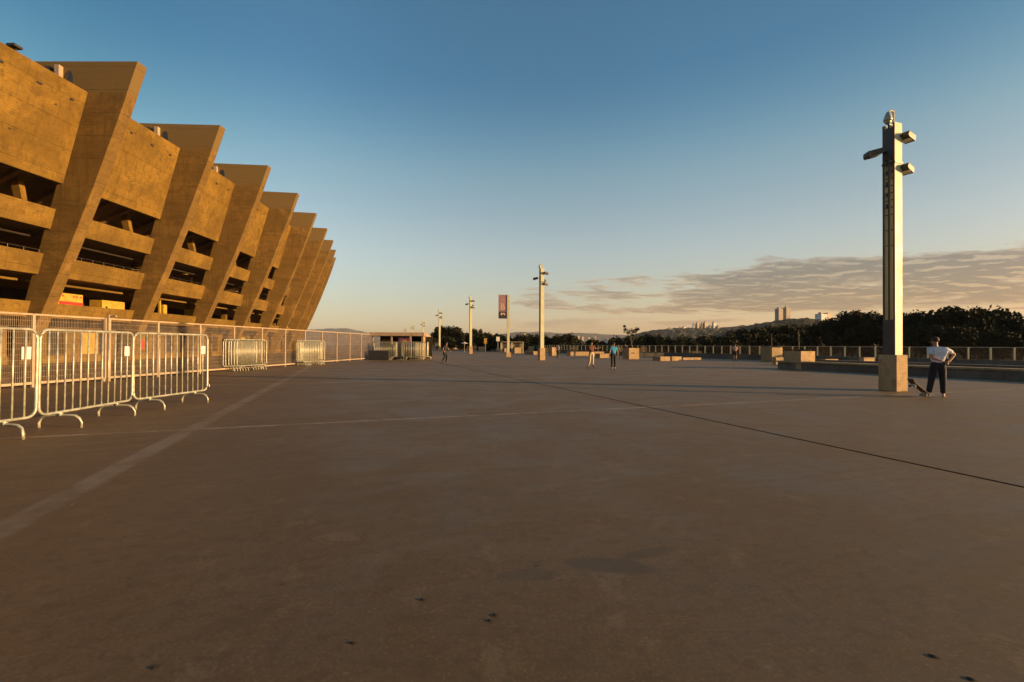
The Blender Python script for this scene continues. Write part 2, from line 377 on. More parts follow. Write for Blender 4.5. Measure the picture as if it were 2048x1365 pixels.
# ------------------------------------------------------------------ stadium
SC = Vector((-203.3, 32.0, 0)); SR = 178.0; STEP = R(2.865); PH1 = R(-0.35)
stad = empty('stadium', (SC.x + SR, SC.y, 0), 0, 'huge board-marked concrete stadium with leaning ribs and dark open galleries on the left', 'stadium')
M_panelj = M_panel
def stad_place(o, phi):
    o.parent = stad
    o.location = (SR * math.cos(phi) - SR, SR * math.sin(phi), 0); o.rotation_euler = (0, 0, phi)
    return o
RIBT = 0.80
rib_prof = [(0, 20.5), (-1.1, 17.1), (-2.9, 12), (-4.45, 8), (-6.3, 3.5), (-7.8, 0), (-8.6, 0), (-7.46, 4.3), (-5.40, 12.2), (-4.03, 17.4), (-10.5, 17.4), (-10.5, 20.5)]
def fac(z): return -3.4 - (18.4 - z) * 0.262       # facade plane
W2 = 4.05
def bay_strip(z0, z1, th=0.35):
    return [(fac(z0), z0), (fac(z1), z1), (fac(z1) - th, z1), (fac(z0) - th, z0)]
ribs = range(-2, 13)
first = {}
def part(key, phi, make):
    if key not in first: first[key] = make(); o = first[key]
    else:
        src = first[key]; o = src.copy(); col.objects.link(o)
        for ch in [q for q in bpy.data.objects if q.parent == src]:
            c = ch.copy(); col.objects.link(c); c.parent = o
    return stad_place(o, phi)
def mk_rib():
    m = MB(); m.prism(rib_prof, -RIBT / 2, RIBT / 2); return m.build('rib', M_rib, bevel=0.03)
def mk_post():
    m = MB(); m.box((-5.2, -0.55, 18.75), (0.30, 0.30, 2.7)); return m.build('roof_post', M_fence)
def mk_niche():
    m = MB(); m.tube([(-4.55, -0.40, 19.25), (-4.55, -0.47, 19.25)], 0.01, 4); m.ball((-4.6, -0.42, 19.0), (0.30, 0.05, 0.85), 16)
    m.box((-6.2, -0.52, 19.3), (0.9, 0.2, 1.5)); return m.build('niche_shade', M_black)  # black oval and box stand in for the darkness of a niche
def mk_panel():
    m = MB(); m.bay(bay_strip(12.2, 18.4)); o = m.build('upper_panel', M_panelj, bevel=0.02)
    for y, dz, w in ((-3.1, 1.0, .26), (-0.9, 0.95, .2), (1.15, 1.0, .26), (3.1, 0.95, .2)):
        z = 18.4 - dz; s = MB(); s.box((fac(z) + 0.012, y, z), (0.10, w, 0.11)); s.build('drain_spout', M_black, o)
    for y, dz in ((-2.5, 1.75), (0.3, 4.2), (2.3, 1.7)):
        z = 18.4 - dz; s = MB(); s.box((fac(z) + 0.01, y, z), (0.06, 0.12, 0.07)); s.build('form_tie_hole', M_black, o)
    return o
def mk_beam(z0, z1, nm):
    def f():
        m = MB(); m.bay(bay_strip(z0, z1, 0.30)); return m.build(nm, M_beam, bevel=0.02)
    return f
def mk_slab(z0, th=0.30, depth=11):
    def f():
        m = MB(); x = fac(z0) - 0.05; m.prism([(x - .25, z0 + 0.003), (x - .25, z0 + th), (x - depth, z0 + th), (x - depth, z0 + 0.003)], -4.3, 4.3); return m.build('gallery_floor', M_soffit)
    return f
def mk_stand():
    m = MB(); m.prism([(-5.05, 13.6), (-5.05, 14.1), (-17, 8.6), (-17, 8.1)], -4.45, 4.45); return m.build('stand_soffit', M_soffit)
def mk_strut():
    m = MB(); m.prism([(-6.55, 9.4), (-6.95, 9.4), (-7.9, 12.9), (-7.3, 13.0)], 3.05, 3.40); return m.build('strut', M_beam)
def mk_joists():
    m = MB()
    for y in (-2.7, -0.9, 0.9, 2.7): m.prism([(-5.3, 13.2), (-5.3, 13.45), (-16.5, 8.35), (-16.5, 7.8)], y - .18, y + .18)
    return m.build('stand_joist', M_soffit)
def mk_column():
    m = MB(); m.box((-10.5, 0.2, 4.7), (0.55, 0.45, 8.9)); return m.build('inner_column', M_beam)
def mk_pipes():
    m = MB(); x = fac(8.9) - 1.6
    m.tube([(x, -4.1, 8.75), (x, 4.1, 8.75)], 0.07, 6); return m.build('service_pipe', M_lamp)
def mk_stair():
    m = MB()
    for k in range(9): m.box((-9.0, -3.4 + k * .34, 6.5 + k * .3), (1.4, .34, .12))
    m.prism([(-8.3, 6.4), (-8.3, 6.5), (-8.2, 6.5), (-8.2, 6.4)], -3.5, -.4); return m.build('stair_flight', M_soffit)
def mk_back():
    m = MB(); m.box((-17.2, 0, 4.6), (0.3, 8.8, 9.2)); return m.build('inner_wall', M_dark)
def mk_rail(z):
    def f():
        m = MB(); x = fac(z) - 0.12
        m.tube([(x, -3.7, z + .22), (x, 3.7, z + .22)], 0.022, 6)
        for k in range(9): m.tube([(x, -3.7 + k * .925, z - .05), (x, -3.7 + k * .925, z + .22)], 0.02, 5)
        return m.build('gallery_rail', M_lamp)
    return f
def mk_pipe():
    m = MB(); m.box((fac(5.8) - 1.6, 0, 5.78), (0.25, 8.0, 0.16)); return m.build('service_duct', M_beam)
def mk_ground_wall():
    m = MB(); x0 = fac(1.2) - 0.9
    m.box((x0, 0, 0.28), (0.4, 7.9, 0.56)); m.box((x0 + .01, -2.9, 1.5), (0.34, 1.7, 1.9)); m.box((x0, 0.45, 1.5), (0.34, 2.3, 1.9)); m.box((x0 + .01, 3.3, 1.5), (0.34, 1.0, 1.9))
    m.box((x0 - .02, 0, 2.58), (0.3, 7.9, 0.28)); return m.build('ground_floor_wall', M_beam)
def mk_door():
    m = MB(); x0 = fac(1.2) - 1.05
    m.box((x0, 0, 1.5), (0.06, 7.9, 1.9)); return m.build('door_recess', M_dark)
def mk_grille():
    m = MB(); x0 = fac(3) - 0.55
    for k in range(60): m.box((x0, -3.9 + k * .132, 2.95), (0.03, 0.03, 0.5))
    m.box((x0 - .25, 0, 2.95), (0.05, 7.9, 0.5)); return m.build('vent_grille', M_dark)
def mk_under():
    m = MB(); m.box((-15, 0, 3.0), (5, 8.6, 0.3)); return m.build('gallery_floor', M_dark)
for k in ribs:
    phi = PH1 + (k - 1) * STEP; mid = phi + STEP / 2
    part('rib', phi, mk_rib); part('post', phi, mk_post); part('niche', phi, mk_niche)
    if k == ribs[-1]: continue
    part('panel', mid, mk_panel)
    part('b1', mid, mk_beam(9.15, 10.5, 'spandrel_beam')); part('b2', mid, mk_beam(6.1, 7.5, 'spandrel_beam')); part('b3', mid, mk_beam(3.25, 4.3, 'spandrel_beam'))
    part('s1', mid, mk_slab(9.15)); part('s2', mid, mk_slab(6.1)); part('s3', mid, mk_slab(3.25))
    part('joist', mid, mk_joists); part('column', mid, mk_column); part('pipes', mid, mk_pipes)
    if k % 2 == 0: part('stair', mid, mk_stair)
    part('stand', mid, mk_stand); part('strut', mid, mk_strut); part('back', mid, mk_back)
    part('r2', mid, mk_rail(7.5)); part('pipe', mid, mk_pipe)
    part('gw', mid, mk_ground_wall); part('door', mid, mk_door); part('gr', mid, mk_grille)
def extra(bay, name, boxes, mat, sub=None):
    m = MB()
    for c, d in boxes: m.box(c, d)
    o = m.build(name, mat); stad_place(o, PH1 + (bay - 1) * STEP + STEP / 2)
    if sub:
        for nm, bxs, mt in sub:
            s = MB()
            for c, d in bxs: s.box(c, d)
            s.build(nm, mt, o)
    return o
xb = fac(4.6) - 1.5
extra(1, 'sales_booth', [((xb, -1.35, 4.35), (1.0, 2.9, 1.7))], M_yellow, [('red_band', [((xb + .52, -0.85, 4.38), (0.05, 1.9, 0.42))], M_red), ('sign_lettering', [((xb + .515, -1.3 + q * .22, 5.0), (0.04, 0.12, 0.10)) for q in (-2, -1, 3, 4, 5.5)], M_red)])
extra(1, 'sales_booth', [((xb, 2.9, 4.25), (1.0, 2.2, 1.5))], M_yellow, [('hatch', [((xb + .52, 2.2, 4.45), (0.05, 0.14, 0.14))], M_black)])
for bx_ in (((xb, -0.6, 4.8), (0.16, 0.16, 2.6)), ((xb, 0.5, 4.8), (0.16, 0.16, 2.6)), ((xb - 1, 2.6, 4.5), (0.3, 0.5, 1.8))): extra(2, 'gallery_post', [bx_], M_yellow)
extra(3, 'sales_booth', [((xb, -1.9, 4.35), (1.0, 2.9, 1.6))], M_yellow, [('hatch', [((xb + .52, -1.4, 4.45), (0.05, 0.7, 0.6))], M_black)])
for bay, y in ((1, 1.2), (2, -2.2), (0, 0.8), (4, 1.0)):
    xg = fac(1.2) - 0.65
    extra(bay, 'ticket_booth', [((xg, y, 1.45), (0.25, 1.5, 1.7))], M_yellow if bay != 2 else M_beam, [('red_band', [((xg + .14, y + (.3 if bay == 2 else -.2), 1.35), (0.05, 0.55, 0.9))], M_red)] if bay in (2,) else None)
xl = fac(8.3) - .9
for bay_, y_, w_ in ((1, -2.6, .5), (1, -1.9, .12), (2, 1.8, .3), (3, 0.6, .12)): extra(bay_, 'lit_sliver', [((xl, y_, 8.42), (0.3, w_, 0.05))], M_yellow)  # yellow boxes painting lit slivers in the dark gallery, not lamps
extra(0, 'rim_lamp', [((fac(18.4) - .1, -0.35, 18.65), (0.5, 0.45, 0.14)), ((fac(18.4) - .1, -0.3, 18.5), (0.08, 0.08, 0.3))], M_lamp)

# ------------------------------------------------------------------ mesh fence in front of the stadium
def fence_pt(Y): return Vector((-17.3 + 0.078 * Y, Y, 0))
fence = empty('mesh_fence', fence_pt(15.3), 0, 'long cream wire mesh fence with square posts in front of the stadium', 'fence')
f0 = fence_pt(0); fdir = (fence_pt(1) - f0).normalized(); frz = math.atan2(-fdir.x, fdir.y)
FH = 2.45
def fence_wire():
    m = MB(); n = 46
    for i in range(1, n): m.box((0, i * 2.45 / n, 0.15 + (FH - .2) / 2), (0.006, 0.0090, FH - .2))
    for k in range(1, 12): m.box((0.005, 1.225, 0.15 + k * 0.19), (0.004, 2.40, 0.007))
    return m.build('wire_mesh', M_wire)
def fence_frame(z, h, nm):
    m = MB(); m.box((0, 1.225, z), (0.06, 2.40, h)); return m.build(nm, M_fence)
def fence_post():
    m = MB(); m.box((0, 0, FH / 2), (0.085, 0.085, FH + 0.04)); return m.build('post', M_fence, bevel=0.006)
fw, ff, fp, fb = fence_wire(), fence_frame(FH, .06, 'top_rail'), fence_post(), fence_frame(.14, .08, 'bottom_rail')
Y = 15.3 - 2.45 * 4; k = 0
while Y < 43.6:
    p = fence_pt(Y) - fence.location
    for src in ((fw, ff, fb, fp) if Y + 2.4 < 45 else (fp,)):
        o = src if k == 0 else src.copy()
        if k: col.objects.link(o)
        o.parent = fence; o.location = p; o.rotation_euler = (0, 0, frz)
    k += 1; Y += 2.45
m = MB(); q = fence_pt(17.75) - fence.location
m.box((q.x + .1, q.y + .1, 1.3), (0.08, 0.10, 2.6), frz); m.box((q.x + .22, q.y + .1, 2.55), (0.35, 0.06, 0.06), frz)
m.box((q.x + .16, q.y - .12, 1.3), (0.05, 0.05, 2.3), frz); m.build('gate_post', M_fence, fence)

# ------------------------------------------------------------------ crowd barriers
BL, BH = 2.15, 1.72
def round_rect(x0, x1, z0, z1, r, n=5):
    pts = []
    for cx, cz, a0 in ((x1 - r, z1 - r, 0), (x0 + r, z1 - r, 90), (x0 + r, z0 + r, 180), (x1 - r, z0 + r, 270)):
        for k in range(n + 1):
            a = R(a0 + 90 * k / n); pts.append((cx + r * math.cos(a), 0, cz + r * math.sin(a)))
    return pts
def make_barrier():
    root = empty('crowd_barrier', (0, 0, 0), 0, 'barrier', 'barrier', 'galvanised crowd barriers')
    m = MB(); m.tube(round_rect(0, BL, 0.28, BH, 0.14), 0.024, 8, True); m.build('frame', M_galv, root, True)
    m = MB()
    for i in range(1, 13): m.tube([(i * BL / 13, 0, 0.30), (i * BL / 13, 0, BH - .02)], 0.015, 6)
    m.build('bars', M_galv, root, True)
    for fx in (0.42, BL - 0.42):
        m = MB()
        pts = [(fx, -0.34, 0.0), (fx, -0.34, 0.09), (fx, -0.31, 0.17), (fx, -0.24, 0.215), (fx, -0.12, 0.225), (fx, 0.12, 0.225), (fx, 0.24, 0.215), (fx, 0.31, 0.17), (fx, 0.34, 0.09), (fx, 0.34, 0.0)]
        m.tube(pts, 0.022, 8); m.box((fx, 0, 0.25), (0.06, 0.05, 0.07)); m.build('foot', M_galv, root, True)
    m = MB(); m.tube([(BL + .02, 0, 0.45), (BL + .07, 0, 0.42), (BL + .07, 0, 0.36)], 0.010, 6); m.tube([(BL + .02, 0, 0.55), (BL + .06, 0, 0.55)], 0.010, 6); m.build('hook', M_galv, root)
    return root
proto_b = make_barrier(); used_b = [False]
def barrier(x0, y0, x1, y1, label, plate=None, group='galvanised crowd barriers', tilt=0.0):
    o = copy_tree(proto_b)
    o.location = (x0, y0, 0); o.rotation_euler = (tilt + R(math.sin(x0 * 37) * .8), 0, math.atan2(y1 - y0, x1 - x0)); tag(o, label, 'barrier', group)
    if plate: 
        m = MB(); m.box((plate, -0.018, 1.33), (0.13, 0.006, 0.20)); m.build('tag_plate', M_white, o)
    return o
barrier(-7.86, 7.52, -8.10, 5.38, 'crowd barrier cut off by the left edge of the photo', 0.14)
barrier(-7.92, 7.62, -8.14, 9.74, 'whole crowd barrier in the middle of the row of three by the fence', 1.95)
barrier(-8.16, 9.82, -8.00, 11.96, 'crowd barrier at the right end of the row of three', 1.98)
# stacks leaning along the mesh fence
for i in range(6):
    a = V(446 + i * 4, 700, 24.0 + i * 0.12); b = V(505, 700, 26.4)
    barrier(a.x + .045 * i, a.y, a.x + .045 * i + .45, a.y + 2.1, ['nearest', 'second', 'third', 'fourth', 'fifth', 'rearmost'][i] + ' barrier of the wide stack standing against the mesh fence', None, 'barriers stacked by the fence')
for i in range(5):
    barrier(-14.50 + i * .07, 30.7 + .05 * i, -13.92 + i * .07, 32.75, ['leftmost', 'second', 'middle', 'fourth', 'rightmost'][i] + ' barrier of the narrow sunlit stack by the fence before the kiosk', None, 'barriers stacked by the fence')

# ------------------------------------------------------------------ kiosk at the end of the fence
KA, KB = Vector((-13.7, 44.6, 0)), Vector((-8.75, 44.9, 0)); KC = Vector((-11.2, 62.0, 0)); KD = Vector((-15.5, 62, 0))
ki = empty('kiosk', KA, 0, 'low flat-roofed open kiosk at the far end of the mesh fence', 'kiosk')
def kp(p): return p - KA
m = MB(); m.poly([(p.x, p.y) for p in (kp(KA) + Vector((-.2, -.3, 0)), kp(KB) + Vector((.15, -.3, 0)), kp(KC) + Vector((.15, 0, 0)), kp(KD))], 2.32, 2.66); m.build('roof', M_roof, ki)
m = MB(); a, b = kp(KB), kp(KC); m.poly([(a.x, a.y), (b.x, b.y), (b.x - .2, b.y), (a.x - .2, a.y + .02)], 0, 2.318); m.build('side_wall', M_kerb, ki)
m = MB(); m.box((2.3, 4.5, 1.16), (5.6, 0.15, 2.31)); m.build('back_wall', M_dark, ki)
for x in (0.05, 1.9, 3.75):
    m = MB(); m.box((x, 0, 1.16), (0.14, 0.14, 2.31)); m.build('post', M_fence, ki)
m = MB(); m.box((3.1, .35, 1.68), (1.35, 0.05, 1.0)); pp = m.build('poster', M_purple, ki)
m = MB(); m.box((3.1, .31, 1.68), (0.42, 0.02, 0.42)); m.build('poster_square', M_yellow, pp)
m = MB(); m.box((1.0, 1.5, 1.75), (0.9, 0.4, 0.5)); m.build('counter_box', M_soffit, ki)
for i in range(4): barrier(-13.5 + .11 * i, 43.9 - .10 * i, -11.5 + .11 * i, 43.9 - .10 * i, ['rearmost', 'third', 'second', 'front'][i] + ' barrier of the left pile before the kiosk', None, 'barriers piled at the kiosk')
m = MB(); m.box((0, 0, .45), (1.9, .5, .9)); tag(m.build('dark_crate', M_black, loc=(-12.6, 43.2, 0), bevel=.03), 'low black crate on the ground before the kiosk barriers', 'crate')
for i in range(7): barrier(-11.5 + .17 * i, 44.3 - .1 * i, -9.35 + .13 * i, 44.3 - .1 * i, ['hindmost', 'second hindmost', 'third hindmost', 'middle', 'third front', 'second front', 'front'][i] + ' barrier of the row under the kiosk poster', None, 'barriers piled at the kiosk')
for i in range(2):
    p = KB + (KC - KB) * (0.02 + 0.15 * i) + Vector((.35, 0, 0)); barrier(p.x, p.y, p.x - .3, p.y + 2.1, ['nearer', 'farther'][i] + ' barrier against the side wall of the kiosk', None, 'barriers piled at the kiosk')

for q in [c for c in bpy.data.objects if c.parent == proto_b] + [proto_b]: bpy.data.objects.remove(q)

# ------------------------------------------------------------------ light poles
TH = R(19.3)
def make_pole():
    root = empty('light_pole', (0, 0, 0), 0, 'pole', 'light pole', 'square light poles across the plaza')
    m = MB(); m.box((0, 0, 0.58), (0.56, 0.56, 1.16)); m.build('base', M_kerb, root, bevel=0.012)
    # shaft: three upright slabs one behind the other, solid at foot and head
    for i, (y0, y1) in enumerate(((-.185, -.135), (-.028, .022), (.13, .185))):
        m = MB(); m.box((0, (y0 + y1) / 2, 4.9), (0.37, y1 - y0, 7.48)); sh_ = m.build('shaft', M_pole, root)
        m = MB(); m.box((-.190, (y0 + y1) / 2, 4.9), (0.010, y1 - y0 + .006, 7.46)); m.build('shade_strip', M_shade, sh_)  # thin dark strip, painted shade on the slab's left face
    m = MB(); m.box((-.010, .008, 1.72), (0.375, 0.355, 1.14)); m.build('foot_casing', M_shade, root)  # casing coloured dark so its left face looks shaded
    m = MB(); m.box((-.010, .008, 8.0), (0.375, 0.355, 1.0)); m.build('head_casing', M_shade, root)  # same painted shade on the left of the head
    for z in [4.7, 5.2] + [5.7 + k * .235 for k in range(8)]: m = MB(); m.box((-0.12, 0.0, z), (0.03, 0.33, 0.025)); m.build('rung', M_black, root)
    for k in range(4): m = MB(); m.box((-0.06, 0.07, 6.0 + k * .36), (0.16, 0.06, 0.12)); m.build('junction_box', M_black, root)
    m = MB(); m.box((0, 0, 7.36), (0.41, 0.41, 0.07)); m.build('collar', M_black, root)
    for (x, y, z, dx, dy, l) in ((.10, -.26, 8.22, .75, .05, .34), (-.33, .10, 7.74, -.8, .42, .40), (.10, -.24, 7.20, .7, .1, .34), (.18, .05, 7.56, .5, .5, .24)):
        d = Vector((dx, dy, 0)).normalized(); a = Vector((x, y, z)); rz = math.atan2(d.y, d.x)
        Mx = Matrix.Translation(a + d * .16) @ Matrix.Rotation(rz, 4, 'Z') @ Matrix.Rotation(R(14), 4, 'Y')
        m = MB(); m.prism([(-.14, -.05), (-.10, .09), (l * .85, .10), (l * .95, -.02), (l * .9, -.10), (-.06, -.09)], -.15, .15); m.bm.transform(Mx)
        fl = m.build('floodlight', M_lamp, root, bevel=0.015)
        m = MB(); m.box((0.13, 0, -.100), (l * .6, 0.24, 0.016), 0, Mx); m.build('lens', M_white, fl)
        m = MB(); m.tube([Vector((x * .45, y * .4, z)), a + d * .05], 0.03, 6); m.build('bracket', M_black, root)
    m = MB(); m.tube([(.06, 0, 8.5), (.06, 0, 9.12)], 0.035, 8); m.tube([(.06, 0, 9.08), (-.1, 0, 9.1), (-.2, 0, 9.02)], 0.028, 8); m.build('mast', M_pole, root)
    m = MB(); m.tube([(-.2, 0, 9.02), (-.21, 0, 8.93), (-.22, 0, 8.78), (-.22, 0, 8.72)], [0.05, 0.09, 0.13, 0.12], 12); m.ball((-.22, 0, 8.72), (.10, .10, .10)); m.build('dome_camera', M_galv, root, True)
    return root
proto_p = make_pole()
pole_xy = [((12.93, 15.45), 'tall light pole nearest the camera beside the standing skater'),
           ((V(1083, 720, 45.0).x, 45.0), 'light pole in mid plaza right of the letter B sign'),
           ((V(941, 709, 74).x, 74.0), 'light pole with crossed lamps left of the letter B sign'),
           ((V(879, 704, 103).x, 103.0), 'slim distant light pole just right of the kiosk'),
           ((V(846, 700, 150).x, 150.0), 'rightmost of the three tiny pole tops over the kiosk roof'),
           ((V(825, 700, 182).x, 182.0), 'middle of the three tiny pole tops over the kiosk roof'),
           ((V(810, 700, 212).x, 212.0), 'leftmost of the three tiny pole tops over the kiosk roof')]
for i, (xy, lb) in enumerate(pole_xy):
    o = proto_p if i == 0 else copy_tree(proto_p)
    o.location = (xy[0], xy[1], 0); o.rotation_euler = (0, 0, TH); o['label'] = lb
    if i == 0: o.scale = (1, 1, 1.047)

# ------------------------------------------------------------------ sign with the letter B
def text_mesh(s, size, name, mat, parent, M):
    cu = bpy.data.curves.new(name, 'FONT'); cu.body = s; cu.size = size; cu.extrude = 0.01; cu.align_x = 'CENTER'; cu.align_y = 'CENTER'
    t = bpy.data.objects.new(name, cu); me = bpy.data.meshes.new_from_object(t); bpy.data.objects.remove(t)
    me.transform(M); me.materials.clear(); me.materials.append(mat)
    o = bpy.data.objects.new(name, me); col.objects.link(o); o.parent = parent; return o
sp = G(1016, 714.5); sg = empty('sign_post', sp, R(8), 'tall sign post with purple letter B panel above a black panel', 'sign')
m = MB(); m.box((0.02, 0, 3.8), (0.30, 0.26, 7.6)); m.build('post', M_pole, sg)
m = MB(); m.box((0.05, 0, 0.28), (0.55, 0.5, 0.55)); m.build('base', M_kerb, sg)
M_mauve = plain('mauve_panel', (0.30, 0.17, 0.18), 0.5)
m = MB(); m.box((-0.68, 0, 6.58), (1.02, 0.12, 2.02)); s1 = m.build('purple_panel', M_mauve, sg)
m = MB(); m.box((-0.24, -0.064, 6.58), (0.12, 0.01, 2.0)); m.build('panel_stripe', M_purple, s1)
m = MB(); m.box((-0.68, 0, 5.12), (1.02, 0.12, 0.86)); s2 = m.build('black_panel', M_black, sg)
M_salmon = plain('salmon_letter', (0.62, 0.42, 0.33), 0.6)
RX = Matrix.Rotation(R(90), 4, 'X')
text_mesh('B', 1.05, 'letter', M_salmon, s1, Matrix.Translation((-0.72, -0.075, 6.1)) @ RX)
m = MB(); m.box((-.82, -.068, 5.25), (.18, .012, .28)); m.box((-.60, -.068, 5.30), (.12, .012, .18)); m.box((-.44, -.068, 5.22), (.10, .012, .3)); m.build('pictogram', M_salmon, s2)

# ------------------------------------------------------------------ parapet and ledge on the right
par = empty('glass_parapet', (PARA(25), 25, 0), 0, 'long glass parapet with pale posts along the right edge of the plaza', 'parapet')
def m_glass():
    m, t, b = base_mat('parapet_glass'); co = coords(t, False)
    t.put(b.inputs['Base Color'], (0.03, 0.034, 0.028)); b.inputs['Roughness'].default_value = 0.12
    b.inputs['Alpha'].default_value = 0.62; b.inputs['Specular IOR Level'].default_value = 0.3
    return m
M_glass = m_glass()
pts = [Vector((PARA(y), y, 0)) for y in (8, 84)] + [Vector((4.3, 104, 0)), Vector((-4.2, 135, 0)), Vector((-22.2, 180, 0)), Vector((-45, 230, 0))]
cur = MB(); gl = MB(); rl = MB(); npost = 0; posts = []
for a, b in zip(pts, pts[1:]):
    a = a - par.location; b = b - par.location
    d = (b - a).normalized(); L = (b - a).length; rz = math.atan2(d.y, d.x); c = (a + b) / 2
    cur.box((c.x, c.y, 0.275), (L, 0.30, 0.55), rz); gl.box((c.x, c.y, 0.99), (L, 0.015, 0.86), rz); rl.box((c.x, c.y, 1.46), (L, 0.07, 0.05), rz)
    n = int(L / 1.22)
    for i in range(n + 1): posts.append((a + d * (i * 1.22), rz, (a + par.location).y < 90))
cur.build('kerb_wall', M_ledge, par); gl.build('glass', M_glass, par); rl.build('top_rail', M_galv, par)
post0 = None; rest = MB()
posts.sort(key=lambda q: (q[0] + par.location).y)
for i, (p, rz, near) in enumerate(posts):
    if i < 99:
        if post0 is None: m = MB(); m.box((0, 0, 1.0), (0.15, 0.07, 0.88)); post0 = m.build('post', M_pole, par); o = post0
        else: o = post0.copy(); col.objects.link(o); o.parent = par
        o.location = (p.x, p.y, 0); o.rotation_euler = (0, 0, TH)
    else: rest.box((p.x, p.y, 1.0), (0.20, 0.09, 0.88), rz)
tag(rest.build('far_posts', M_pole, par), kind='stuff')
LED = lambda Y: 32.35 - 0.48 * Y
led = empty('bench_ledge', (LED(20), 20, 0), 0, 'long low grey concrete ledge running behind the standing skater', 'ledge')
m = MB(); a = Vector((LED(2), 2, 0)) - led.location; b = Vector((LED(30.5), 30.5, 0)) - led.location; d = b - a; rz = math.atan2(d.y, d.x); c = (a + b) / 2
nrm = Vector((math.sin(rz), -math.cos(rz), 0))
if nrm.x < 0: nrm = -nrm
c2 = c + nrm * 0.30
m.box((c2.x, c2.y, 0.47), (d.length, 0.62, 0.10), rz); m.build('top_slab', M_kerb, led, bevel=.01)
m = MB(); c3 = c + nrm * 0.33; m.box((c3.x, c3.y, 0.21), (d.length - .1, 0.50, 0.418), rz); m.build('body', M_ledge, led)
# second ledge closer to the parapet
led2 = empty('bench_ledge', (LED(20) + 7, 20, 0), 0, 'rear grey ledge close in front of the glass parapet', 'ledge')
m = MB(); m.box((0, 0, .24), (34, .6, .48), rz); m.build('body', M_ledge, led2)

# ------------------------------------------------------------------ planters, blocks and benches (square concrete boxes set on the plaza grid)
e2 = Vector((math.cos(TH), math.sin(TH), 0)); e1 = Vector((-math.sin(TH), math.cos(TH), 0))
def solve(N, e, px):                                # length along e from N until the column px is reached
    best = None; lo, hi = 0.0, 8.0
    f = lambda s: (lambda q: (q.x / q.y))(N + e * s) - ray(px, 690).x / ray(px, 690).y
    s0 = f(lo)
    for _ in range(50):
        mid = (lo + hi) / 2
        if (f(mid) > 0) == (s0 > 0): lo = mid
        else: hi = mid
    return min(lo, 6.0)
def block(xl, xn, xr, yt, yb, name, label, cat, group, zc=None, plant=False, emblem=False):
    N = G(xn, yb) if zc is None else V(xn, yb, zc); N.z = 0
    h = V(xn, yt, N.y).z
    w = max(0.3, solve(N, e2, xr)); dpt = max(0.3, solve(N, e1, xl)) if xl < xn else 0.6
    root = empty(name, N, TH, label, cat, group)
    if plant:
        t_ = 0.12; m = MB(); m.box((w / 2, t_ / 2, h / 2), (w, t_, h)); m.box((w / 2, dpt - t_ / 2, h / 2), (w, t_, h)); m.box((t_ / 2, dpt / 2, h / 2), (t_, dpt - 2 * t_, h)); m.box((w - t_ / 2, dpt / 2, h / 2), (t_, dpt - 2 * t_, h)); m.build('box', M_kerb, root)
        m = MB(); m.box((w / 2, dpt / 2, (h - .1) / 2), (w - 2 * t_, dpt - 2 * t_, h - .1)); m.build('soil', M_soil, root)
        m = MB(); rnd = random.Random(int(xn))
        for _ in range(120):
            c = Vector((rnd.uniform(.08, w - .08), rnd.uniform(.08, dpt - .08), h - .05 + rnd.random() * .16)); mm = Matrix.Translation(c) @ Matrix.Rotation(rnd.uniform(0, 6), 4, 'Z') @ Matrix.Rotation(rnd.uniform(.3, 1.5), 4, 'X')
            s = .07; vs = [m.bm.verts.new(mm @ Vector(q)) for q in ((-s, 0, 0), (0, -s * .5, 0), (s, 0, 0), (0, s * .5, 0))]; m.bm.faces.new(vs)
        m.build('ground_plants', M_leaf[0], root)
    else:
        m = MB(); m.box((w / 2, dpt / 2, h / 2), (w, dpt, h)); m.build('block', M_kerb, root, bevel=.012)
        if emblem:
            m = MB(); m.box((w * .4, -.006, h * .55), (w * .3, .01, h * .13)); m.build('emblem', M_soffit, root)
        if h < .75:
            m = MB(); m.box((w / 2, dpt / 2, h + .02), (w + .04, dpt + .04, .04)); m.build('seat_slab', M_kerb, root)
    return root
def leaf_mat(name, c, c2):
    m, t, b = base_mat(name); co = coords(t); oi = t.new('ShaderNodeObjectInfo').outputs['Random']
    n = t.noise(co, 0.5, 4, 0.6); n2 = t.noise(co, 6, 2)
    cc = t.mix(t.ramp(n, 0.35, 0.65), c, c2); cc = t.mix(t.ramp(n2, 0.4, 0.7, 0, 0.6), cc, [q * .45 for q in c])
    cc = t.mix(t.math('MULTIPLY', oi, 0.5), cc, (c2[0] * 1.1, c2[1] * .8, c2[2] * .6))
    t.put(b.inputs['Base Color'], cc); b.inputs['Roughness'].default_value = 0.75; b.inputs['Specular IOR Level'].default_value = 0.15
    return m
M_leaf = [leaf_mat('leaf_dark', (0.012, 0.016, 0.005), (0.024, 0.028, 0.009)), leaf_mat('leaf_olive', (0.024, 0.026, 0.008), (0.050, 0.045, 0.014))]
PG, BG_ = 'concrete planters on the plaza', 'low concrete seat blocks'
block(1567, 1602, 1630, 703, 739.5, 'planter', 'large planter left of the nearest light pole with sunlit right face', 'planter', PG, plant=True)
block(1522, 1544, 1565, 695.5, 724, 'planter', 'planter just behind and left of the large planter', 'planter', PG, plant=True)
block(1549, 1552, 1567, 716.5, 729.5, 'seat_block', 'small seat block between the two planters near the ledge', 'seat', BG_)
block(1642, 1651, 1676, 720, 733, 'seat_block', 'seat block behind the ledge, left one of two', 'seat', BG_)
block(1718, 1728, 1750, 717, 733, 'seat_block', 'seat block behind the ledge half hidden by the nearest light pole', 'seat', BG_)
block(1245, 1258, 1278.5, 696.5, 719, 'planter', 'planter with dark emblem on its sunlit face right of the blue shirt', 'planter', PG, emblem=True)
block(1279, 1281, 1294.5, 693.5, 709, 'planter', 'small planter right behind the emblem planter', 'planter', PG, plant=True)
